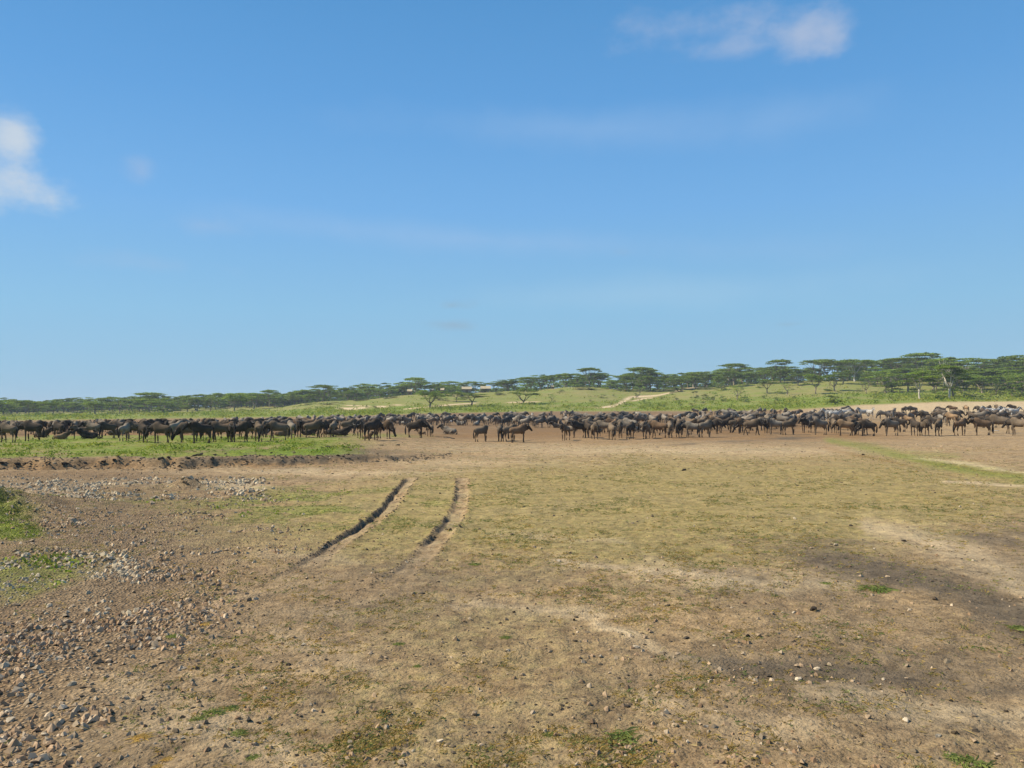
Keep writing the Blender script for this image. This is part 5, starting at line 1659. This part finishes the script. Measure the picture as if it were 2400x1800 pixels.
# ---------------------------------------------------------------- bushes
def add_bush(px, by, wpx, hpx, words='rounded green bush', v=None, depth=None):
    p = hit(px, by)[0]
    d = p[1]
    h = hpx * d / F; w_ = wpx * d / F
    tr, cr = BUSH[R.randrange(len(BUSH)) if v is None else v]
    o = empty('bush', tuple(p), R.uniform(0, 6.28))
    o.scale = (w_ / 11.5, w_ / 11.5, h / 9.5)
    link('stem', tr, o); link('foliage', cr, o)
    tag(o, unique_label(words + ' on the grassy slope', px, by - hpx / 2), 'bush', 'bushes on the slope')
for b in ((1958, 948, 50, 24, 'wide greyish thorn bush', 0), (2078, 922, 34, 20, 'dark rounded bush', 1), (2237, 930, 28, 26, 'dark bush', 2), (1630, 933, 22, 16, 'dark bush', 3), (1650, 936, 26, 14), (1672, 940, 26, 18), (1695, 940, 18, 14),
          (1745, 942, 22, 12), (1790, 934, 18, 12), (1740, 912, 14, 7, 'low dark bush'), (1780, 910, 14, 6), (1860, 936, 16, 9), (1905, 928, 12, 6, 'dark bush'), (1492, 933, 20, 16, 'dark bush', 1), (1438, 929, 9, 7, 'small dark bush'),
          (1412, 933, 22, 8, 'greyish low bush'), (1385, 943, 12, 8, 'greyish low bush'), (1314, 919, 22, 7, 'low dark bush'), (1521, 952, 14, 9, 'dark rounded bush'), (1595, 950, 16, 8), (1575, 925, 14, 10), (1550, 936, 16, 9), (1585, 938, 20, 10),
          (880, 957, 18, 8, 'greyish low bush'), (858, 955, 10, 5), (1300, 941, 6, 4), (830, 951, 8, 4, 'small dark bush'), (529, 957, 9, 8, 'small dark bush'), (1030, 938, 46, 12, 'dark spreading bush'), (1085, 928, 40, 10, 'dark spreading bush'),
          (1130, 920, 40, 12, 'dark spreading bush'), (1045, 926, 30, 8), (1170, 925, 30, 8), (1380, 912, 46, 9, 'dark spreading bush', 2), (1470, 916, 50, 10, 'dark spreading bush', 3), (1590, 918, 50, 10, 'dark spreading bush'), (1355, 912, 26, 8),
          (2010, 918, 18, 8), (2050, 926, 26, 9), (2150, 915, 30, 12), (2190, 922, 26, 12), (2280, 930, 40, 14, 'dark spreading bush'), (2320, 930, 34, 14), (2375, 930, 40, 18), (2395, 935, 30, 14, 'greyish bush'), (2345, 926, 24, 12),
          (2265, 928, 30, 18, 'dark bush'), (2120, 925, 16, 7), (2400, 915, 40, 20), (2360, 912, 40, 18), (2300, 908, 40, 18), (100, 969, 16, 12, 'dark rounded bush'), (15, 972, 20, 9), (190, 968, 16, 8), (315, 968, 9, 8), (770, 948, 60, 8, 'low spreading bush'),
          (840, 939, 50, 9, 'low spreading bush'), (910, 934, 50, 9, 'low spreading bush'), (720, 949, 40, 8), (660, 955, 24, 7), (560, 962, 22, 7), (2050, 934, 14, 6), (2090, 935, 18, 6), (1990, 935, 16, 6), (1820, 940, 20, 9), (1885, 945, 14, 8)):
    add_bush(b[0], b[1], b[2], b[3], b[4] if len(b) > 4 else 'rounded green bush', b[5] if len(b) > 5 else None)
# a few low bushes standing loose in the green flat
for i in range(26):
    x = R.uniform(1380, 2400); by = float(np.interp(x, [1380, 1600, 1900, 2400], [950, 948, 944, 932])) + R.uniform(-8, 6)
    add_bush(x, by, R.uniform(8, 18), R.uniform(5, 9), R.choice(['small green bush', 'small dull green bush']))

# ---------------------------------------------------------------- safari tents among the crest trees
def box(bm, x0, x1, y0, y1, z0, z1):
    v = [bm.verts.new(c) for c in ((x0, y0, z0), (x1, y0, z0), (x1, y1, z0), (x0, y1, z0), (x0, y0, z1), (x1, y0, z1), (x1, y1, z1), (x0, y1, z1))]
    for f in ((0, 3, 2, 1), (4, 5, 6, 7), (0, 1, 5, 4), (1, 2, 6, 5), (2, 3, 7, 6), (3, 0, 4, 7)):
        bm.faces.new([v[i] for i in f])
def add_tent(px, y_eave, wpx, hpx, words, depth=346, variant=0):
    X = (px - 1200) / F * depth
    for _ in range(3):
        z = terrain(np.array([X]), np.array([depth]))[0]
        qx, qy, qd = project(X, depth, z); X += (px - float(qx)) / F * depth
    W_ = wpx * depth / F
    top = CAM_H + (HOR(px) - (y_eave - hpx)) * depth / F - z
    eave = CAM_H + (HOR(px) - y_eave) * depth / F - z
    o = empty('safari_tent', (X, depth, z), 0.06)
    h = W_ / 2; D_ = 3.2
    bm = bmesh.new()
    # gently sagging gable roof with thickness
    prof = [(-D_, eave), (-D_ * .45, eave + (top - eave) * .60), (0, top), (D_ * .45, eave + (top - eave) * .60), (D_, eave)]
    up_, dn = [], []
    for x in (-h, -h * .5, 0, h * .5, h):
        sag = -.06 * (1 - abs(x / h) ** 2) if abs(x) < h else 0
        hip = 0.0 if abs(x) < h * .99 else 0.0
        up_.append([bm.verts.new((x, y, zz + sag)) for y, zz in prof]); dn.append([bm.verts.new((x, y, zz + sag - .05)) for y, zz in prof])
    for i in range(4):
        for j_ in range(4):
            bm.faces.new((up_[i][j_], up_[i + 1][j_], up_[i + 1][j_ + 1], up_[i][j_ + 1]))
            bm.faces.new((dn[i][j_], dn[i][j_ + 1], dn[i + 1][j_ + 1], dn[i + 1][j_]))
    for i in range(4):
        for j_ in (0, 4):
            bm.faces.new((up_[i][j_], up_[i + 1][j_], dn[i + 1][j_], dn[i][j_]))
    for i in (0, 4):
        for j_ in range(4):
            bm.faces.new((up_[i][j_], up_[i][j_ + 1], dn[i][j_ + 1], dn[i][j_]))
    link('canvas_roof', bm_mesh(bm, 'tent_roof', M_CANVAS, False), o)
    bm = bmesh.new(); box(bm, -h * .82, h * .82, -D_ * .7, D_ * .7, -.4, max(.5, eave - .1))
    link('wall', bm_mesh(bm, 'tent_wall', M_CANVAS_D, False), o)
    bm = bmesh.new(); box(bm, -.55, .55, -D_ * .7 - .04, -D_ * .7 - .01, 0, max(.4, eave - .3))
    link('door', bm_mesh(bm, 'tent_door', M_POLE, False), o)
    for sx in (-1, 1):
        for sy in (-1, 1):
            bm = bmesh.new(); tube(bm, [(sx * h * .95, sy * D_ * .93, -.4), (sx * h * .95, sy * D_ * .93, eave - .02)], [.06, .05], 6)
            link('pole', bm_mesh(bm, 'tent_pole', M_POLE), o)
    tag(o, words, 'tent', 'cream tents on the crest')
add_tent(1094, 912, 24, 6, 'larger cream roofed tent on the crest, left one of the two side by side')
add_tent(1138, 911, 24, 6.5, 'cream roofed tent on the crest just right of its twin')
add_tent(961, 917, 12, 5, 'small cream tent gleaming through the trees under the tall umbrella acacia', 344)
add_tent(1012, 914, 9, 4, 'small cream tent on the crest behind the spreading acacia, half hidden by leaves', 344)
add_tent(1037, 914, 9, 4.5, 'small cream tent on the crest, third from the left', 344)
add_tent(1294, 906, 6, 4.5, 'tiny white tent on the crest among pale trunks', 344)

# ---------------------------------------------------------------- single stones, clods and plants one can point at
ROCKS = []
for i in range(10):
    V, Fc = rock_proto(700 + i, 2, .7)
    ROCKS.append([np_mesh('stone', V, Fc, mm_, False) for mm_ in (M_STONE, M_STONE_W, M_CLOD)])
N_ST = [0]
def add_stone(px, py, w, kind=0, words=None, group='stones strewn over the earth'):
    p = hit(px, py)[0]
    s = w * (.85 if kind < 2 else .8) * math.hypot(p[0], p[1]) / F / 2 / 1.05
    o = link('stone' if kind < 2 else 'earth_clod', ROCKS[R.randrange(len(ROCKS))][kind])
    o.location = (p[0], p[1], p[2] + s * .28)
    o.rotation_euler = (R.uniform(-.3, .3), R.uniform(-.3, .3), R.uniform(0, 6.28))
    o.scale = (s * R.uniform(.85, 1.15), s * R.uniform(.8, 1.1), s * R.uniform(.75, 1.15))
    base = words or (['tan stone', 'white stone', 'dark earth clod'][kind])
    on = ' in the gravel' if px < 560 else ' on bare earth'
    tag(o, unique_label(base + on, px, py), 'stone' if kind < 2 else 'clod', group if kind < 2 else 'dark clods of earth')
    N_ST[0] += 1
    return o
def A(x, y, ox=0, oy=1400): return ox + x / 2.765, oy + y / 2.765
for zx, zy, w, k, ox, oy in (
    (110, 45, 18, 0, 0, 1400), (320, 55, 17, 1, 0, 1400), (470, 55, 17, 0, 0, 1400), (130, 270, 20, 1, 0, 1400), (330, 268, 20, 1, 0, 1400), (430, 292, 12, 1, 0, 1400), (405, 360, 18, 0, 0, 1400), (640, 355, 16, 1, 0, 1400),
    (800, 265, 16, 0, 0, 1400), (570, 275, 14, 0, 0, 1400), (1130, 325, 14, 1, 0, 1400), (1005, 270, 16, 0, 0, 1400), (860, 390, 18, 1, 0, 1400), (705, 415, 24, 0, 0, 1400), (1100, 355, 12, 0, 0, 1400), (1160, 395, 14, 0, 0, 1400), (1385, 360, 13, 0, 0, 1400),
    (1590, 297, 15, 0, 0, 1400), (1960, 310, 19, 1, 0, 1400), (1510, 458, 17, 0, 0, 1400), (1445, 520, 15, 0, 0, 1400), (970, 540, 15, 0, 0, 1400), (465, 580, 22, 1, 0, 1400), (200, 640, 19, 1, 0, 1400), (590, 580, 15, 0, 0, 1400), (565, 555, 14, 0, 0, 1400),
    (500, 680, 16, 0, 0, 1400), (330, 590, 16, 0, 0, 1400), (350, 725, 15, 1, 0, 1400), (570, 695, 14, 0, 0, 1400), (20, 770, 24, 0, 0, 1400), (70, 800, 24, 1, 0, 1400), (370, 840, 32, 0, 0, 1400), (310, 800, 18, 0, 0, 1400), (605, 785, 13, 1, 0, 1400), (675, 912, 19, 1, 0, 1400),
    (300, 920, 15, 1, 0, 1400), (800, 875, 15, 0, 0, 1400), (865, 685, 14, 0, 0, 1400), (1120, 940, 16, 1, 0, 1400), (1230, 880, 17, 0, 0, 1400), (1280, 870, 18, 0, 0, 1400), (1430, 855, 15, 0, 0, 1400), (1180, 935, 12, 1, 0, 1400), (1540, 945, 13, 1, 0, 1400), (1660, 950, 18, 0, 0, 1400), (110, 1000, 22, 0, 0, 1400), (1160, 1065, 14, 0, 0, 1400), (1720, 580, 15, 1, 0, 1400), (1905, 255, 14, 0, 0, 1400),
    (190, 370, 20, 0, 800, 1400), (283, 397, 13, 0, 800, 1400), (740, 285, 26, 0, 800, 1400), (655, 300, 13, 0, 800, 1400), (795, 382, 12, 0, 800, 1400), (1080, 358, 18, 1, 800, 1400), (1355, 355, 18, 0, 800, 1400), (1180, 488, 19, 0, 800, 1400), (1075, 490, 11, 0, 800, 1400), (910, 422, 13, 0, 800, 1400),
    (1965, 265, 20, 0, 800, 1400), (1920, 318, 22, 1, 800, 1400), (2180, 390, 20, 0, 800, 1400), (2010, 400, 14, 0, 800, 1400), (1680, 387, 18, 1, 800, 1400), (1545, 410, 16, 0, 800, 1400), (1735, 492, 13, 0, 800, 1400), (2050, 615, 14, 0, 800, 1400), (1610, 695, 19, 0, 800, 1400), (860, 740, 26, 0, 800, 1400), (1180, 680, 13, 0, 800, 1400), (1500, 778, 14, 0, 800, 1400), (1865, 980, 22, 0, 800, 1400),
    (2160, 830, 24, 0, 800, 1400), (90, 890, 19, 0, 800, 1400), (50, 970, 22, 0, 800, 1400), (225, 1075, 18, 0, 800, 1400), (900, 970, 17, 0, 800, 1400), (640, 940, 20, 1, 800, 1400), (1840, 1030, 18, 1, 800, 1400), (2025, 930, 16, 0, 800, 1400), (675, 975, 15, 0, 800, 1400), (465, 1010, 15, 1, 800, 1400), (1590, 1000, 12, 0, 800, 1400), (1740, 1055, 17, 0, 800, 1400),
    (585, 118, 16, 0, 1600, 1400), (718, 100, 14, 1, 1600, 1400), (492, 155, 13, 0, 1600, 1400), (495, 242, 18, 0, 1600, 1400), (305, 218, 15, 0, 1600, 1400), (205, 310, 11, 1, 1600, 1400), (755, 260, 12, 1, 1600, 1400), (45, 352, 14, 0, 1600, 1400), (1145, 268, 15, 0, 1600, 1400), (1550, 350, 15, 0, 1600, 1400), (735, 438, 24, 0, 1600, 1400), (870, 455, 20, 1, 1600, 1400), (752, 515, 25, 1, 1600, 1400),
    (215, 485, 12, 0, 1600, 1400), (1300, 518, 14, 1, 1600, 1400), (1455, 517, 12, 0, 1600, 1400), (1105, 545, 15, 0, 1600, 1400), (458, 575, 13, 0, 1600, 1400), (1205, 795, 22, 0, 1600, 1400), (1445, 805, 24, 1, 1600, 1400), (1885, 790, 22, 0, 1600, 1400), (115, 830, 14, 0, 1600, 1400), (148, 848, 17, 1, 1600, 1400), (20, 805, 16, 1, 1600, 1400), (1650, 925, 24, 1, 1600, 1400), (1885, 948, 20, 0, 1600, 1400), (2040, 1040, 18, 0, 1600, 1400), (475, 1035, 22, 0, 1600, 1400), (750, 965, 18, 0, 1600, 1400), (690, 990, 14, 0, 1600, 1400), (30, 945, 15, 1, 1600, 1400),
    (1105, 705, 15, 0, 800, 1000), (1255, 787, 12, 0, 800, 1000), (1295, 792, 10, 0, 800, 1000), (1410, 875, 13, 1, 800, 1000), (1990, 997, 18, 0, 800, 1000), (1680, 1000, 13, 0, 800, 1000), (1650, 850, 16, 0, 800, 1000), (1275, 1005, 13, 0, 800, 1000), (1130, 865, 10, 0, 800, 1000), (2085, 900, 11, 0, 800, 1000), (910, 438, 6, 1, 800, 1000), (360, 203, 8, 1, 800, 1000),
    (727, 598, 12, 1, 1600, 1000), (457, 597, 9, 0, 1600, 1000), (635, 617, 11, 0, 1600, 1000), (990, 768, 15, 1, 1600, 1000), (832, 797, 14, 0, 1600, 1000), (1245, 795, 7, 1, 1600, 1000), (1285, 830, 15, 0, 1600, 1000), (1620, 777, 11, 0, 1600, 1000), (1160, 970, 17, 0, 1600, 1000), (770, 965, 14, 0, 1600, 1000), (730, 925, 12, 0, 1600, 1000), (1325, 985, 14, 0, 1600, 1000), (1880, 870, 11, 1, 1600, 1000), (1735, 942, 10, 0, 1600, 1000), (1425, 1077, 12, 0, 1600, 1000), (1795, 524, 9, 1, 1600, 1000), (1520, 118, 9, 0, 1600, 1000), (1678, 132, 9, 0, 1600, 1000), (1625, 145, 7, 0, 1600, 1000), (920, 850, 7, 1, 1600, 1000),
    (685, 343, 13, 1, 0, 1000), (482, 622, 30, 0, 0, 1000), (525, 428, 10, 0, 0, 1000), (740, 450, 12, 1, 0, 1000), (215, 385, 11, 0, 0, 1000), (310, 915, 15, 1, 0, 1000), (715, 865, 22, 1, 0, 1000), (450, 870, 24, 1, 0, 1000), (445, 900, 18, 1, 0, 1000), (550, 885, 14, 0, 0, 1000), (880, 775, 16, 0, 0, 1000), (160, 1000, 18, 1, 0, 1000), (210, 965, 11, 1, 0, 1000), (100, 810, 22, 0, 0, 1000), (208, 750, 15, 0, 0, 1000), (380, 700, 13, 1, 0, 1000),
    (1055, 685, 16, 0, 0, 1000), (1820, 688, 15, 0, 0, 1000), (1810, 492, 9, 0, 0, 1000), (1465, 800, 15, 0, 0, 1000), (1615, 788, 12, 0, 0, 1000), (1845, 865, 10, 0, 0, 1000), (1095, 968, 15, 0, 0, 1000), (1010, 970, 12, 0, 0, 1000), (1228, 1000, 9, 1, 0, 1000), (1150, 903, 12, 0, 0, 1000), (1358, 572, 12, 0, 0, 1000), (1515, 435, 12, 0, 0, 1000), (1385, 447, 11, 0, 0, 1000), (930, 668, 18, 0, 0, 1000), (1740, 370, 12, 0, 0, 1000), (605, 610, 9, 1, 0, 1000), (985, 500, 20, 0, 0, 1000), (1670, 240, 6, 1, 0, 1000), (1460, 241, 5, 1, 0, 1000), (1700, 292, 8, 1, 0, 1000), (2138, 215, 7, 1, 0, 1000)):
    x, y = A(zx, zy, ox, oy)
    add_stone(x, y, w, k)
# the rest of the three hundred, where the gravel lies
gx = []
while len(gx) < 300 - N_ST[0] - 8:
    x, y = R.uniform(0, 560), R.uniform(1190, 1790)
    if x > np.interp(y, [1190, 1300, 1420, 1550, 1700, 1800], [520, 470, 560, 420, 230, 130]): continue
    gx.append((x, y))
for x, y in gx:
    add_stone(x, y, R.uniform(9, 17) * (.7 + .5 * (y - 1190) / 600), 1 if R.random() < .3 else 0)
# dark clods : on the flat and on the rim of the bank
for x, y, w in ((1906, 1432, 28), (1751, 1486, 18), (1671, 1592, 20), (1800, 1488, 12), (2120, 1273, 14), (1460, 1311, 12), (1031, 1157, 9), (1055, 1240, 13), (1026, 1449, 11), (1204, 1436, 13), (1345, 1452, 13), (2230, 1640, 12), (2360, 1672, 14), (2020, 1728, 16), (1745, 1706, 14), (1800, 1705, 13), (940, 1168, 9), (946, 1177, 9)):
    add_stone(x, y, w, 2)
for x, y, w, h in ((932, 1044, 20, 9), (848, 1046, 20, 8), (895, 1044, 18, 7), (885, 1063, 14, 7), (460, 1068, 46, 17), (440, 1074, 30, 12), (506, 1066, 22, 10), (528, 1064, 16, 9), (770, 1048, 26, 9), (240, 1084, 20, 12), (268, 1083, 16, 9), (300, 1086, 22, 13), (200, 1086, 20, 12), (155, 1085, 26, 12), (110, 1087, 18, 9),
                   (85, 1082, 14, 6), (40, 1084, 24, 12), (60, 1082, 20, 7), (5, 1088, 18, 12), (330, 1076, 24, 12), (372, 1078, 20, 8), (635, 1062, 16, 10), (1047, 1026, 40, 10), (1060, 1028, 26, 8), (600, 1066, 12, 7), (690, 1062, 14, 8), (820, 1050, 14, 6), (435, 1148, 22, 15), (325, 1153, 14, 10), (450, 1143, 14, 9)):
    o = add_stone(x, y, w, 2, 'dark crumbling clod of the bank')
    k = 1.25 * h / w
    o.scale = (o.scale[0] * 1.05, o.scale[1] * .7, o.scale[2] * k)
    o.location.z = hit(x, y)[0][2] + .1 * o.scale[2]
# green and straw tufts
PL = []
for i in range(4):
    V, Fc = leaf_proto(800 + i, 90, 1.0, .34, .09)
    V2, F2 = blade_proto(810 + i, 70, .42, .85, 1.6, .022)
    T = np.concatenate([np.tile([.17, .24, .055, 1], (len(V), 1)), np.tile([.26, .29, .08, 1], (len(V2), 1))])
    PL.append(np_mesh('tuft', np.concatenate([V, V2]), np.concatenate([Fc, F2 + len(V)]), M_BLADE, False, {'tint': ('FLOAT_COLOR', T)}))
V, Fc = blade_proto(830, 110, .3, .7, 2.6, .028)
STRAW = np_mesh('straw_tuft', V, Fc, M_BLADE, False, {'tint': ('FLOAT_COLOR', np.tile([.62, .42, .13, 1], (len(V), 1)))})
for x, y, w, me, nm, words in ((540, 1655, 44, 0, 'grass_tuft', 'thick green grass tuft'), (497, 1672, 52, 1, 'grass_tuft', 'thick green grass tuft'), (460, 1690, 40, 2, 'grass_tuft', 'straggling green grass tuft'), (410, 1489, 36, 3, 'grass_tuft', 'bluish green tuft beside small stones'),
                             (1458, 1728, 90, 0, 'grass_tuft', 'wide green grass tuft'), (580, 1635, 26, 1, 'grass_tuft', 'small green tuft with a straw edge'), (590, 1775, 36, 2, 'grass_tuft', 'small green tuft'), (556, 1722, 44, 3, 'grass_tuft', 'small green tuft'),
                             (2270, 1785, 84, 1, 'grass_tuft', 'bright green grass tuft near the bottom edge'), (2225, 1775, 40, 2, 'grass_tuft', 'bright green grass tuft'), (2390, 1470, 44, 3, 'grass_tuft', 'green tuft at the right edge'), (976, 1560, 24, 0, 'grass_tuft', 'small green tuft'),
                             (1112, 1325, 30, 1, 'grass_tuft', 'low green tuft'), (2060, 1382, 70, 2, 'grass_tuft', 'low pale green tuft on dark earth'), (1935, 1368, 26, 3, 'grass_tuft', 'low pale green tuft on dark earth'), (1070, 1238, 18, 0, 'grass_tuft', 'dark green tuft beside the wheel rut'),
                             (1104, 1140, 16, 1, 'grass_tuft', 'green tuft on the lip of the wheel rut'), (1186, 1500, 28, 2, 'grass_tuft', 'small green tuft'), (935, 1510, 30, 3, 'grass_tuft', 'small green tuft'), (1290, 1722, 40, 0, 'grass_tuft', 'yellow green tuft'),
                             (330, 1740, 46, -1, 'straw_tuft', 'bright golden straw tuft'), (390, 1778, 30, -1, 'straw_tuft', 'golden straw tuft'), (478, 1462, 30, -1, 'straw_tuft', 'golden straw tuft'), (365, 1795, 34, -1, 'straw_tuft', 'golden straw tuft')):
    p = hit(x, y)[0]
    s = w * math.hypot(p[0], p[1]) / F / 2
    o = link(nm, STRAW if me < 0 else PL[me])
    o.location = tuple(p); o.rotation_euler = (0, 0, R.uniform(0, 6.28)); o.scale = (s, s, s * .62)
    tag(o, unique_label(words, x, y), 'grass tuft', 'single tufts on the near ground')
# white bird among the herd, white stick on the earth
def bird(px, py, words):
    p = hit(px, py)[0]
    o = empty('egret', tuple(p), 2.6)
    bm = bmesh.new()
    loft(bm, [(-.26, 0, .24), (-.12, 0, .32), (.05, 0, .38), (.14, 0, .46), (.15, 0, .60), (.17, 0, .68), (.22, 0, .70)], [(.03, .02), (.09, .08), (.09, .10), (.05, .06), (.025, .03), (.03, .035), (.02, .02)], 8)
    link('body', bm_mesh(bm, 'egret_body', M_WHITE), o)
    bm = bmesh.new(); loft(bm, [(.22, 0, .70), (.33, 0, .685)], [.014, .003], 5); link('beak', bm_mesh(bm, 'egret_beak', M_HORN), o)
    for s in (-1, 1):
        bm = bmesh.new(); loft(bm, [(0, s * .03, .30), (.02, s * .035, .15), (0, s * .035, 0)], [.012, .009, .012], 5); link('leg', bm_mesh(bm, 'egret_leg', M_HORN), o)
    tag(o, words, 'bird')
bird(1056, 992, 'small white bird standing on brown earth before the far rows')
bm = bmesh.new(); loft(bm, [(-.2, 0, .02), (-.05, .01, .03), (.1, -.01, .03), (.22, .02, .02)], [.022, .016, .015, .024], 6)
o = link('bone', bm_mesh(bm, 'bone', M_WHITE)); p = hit(2335, 1010)[0]; o.location = tuple(p); o.scale = (1.0,) * 3
tag(o, 'white bone lying on the ground under the largest brown wildebeest', 'bone')

# ---------------------------------------------------------------- the air
def build_haze():
    bm = bmesh.new(); box(bm, -1500, 1500, -60, 2500, -3, 40)
    me = bm_mesh(bm, 'haze', None, False)
    m = bpy.data.materials.new('thin_air'); m.use_nodes = True
    nt = m.node_tree; nt.nodes.clear()
    out = nt.nodes.new('ShaderNodeOutputMaterial'); v = nt.nodes.new('ShaderNodeVolumePrincipled')
    v.inputs['Color'].default_value = (0.75, 0.86, 1.0, 1)
    v.inputs['Density'].default_value = HAZE
    v.inputs['Anisotropy'].default_value = 0.0
    nt.links.new(v.outputs[0], out.inputs['Volume'])
    me.materials.append(m)
    tag(link('haze', me), 'thin blue haze over the plain', kind='stuff')
HAZE = 0.00028
build_haze()
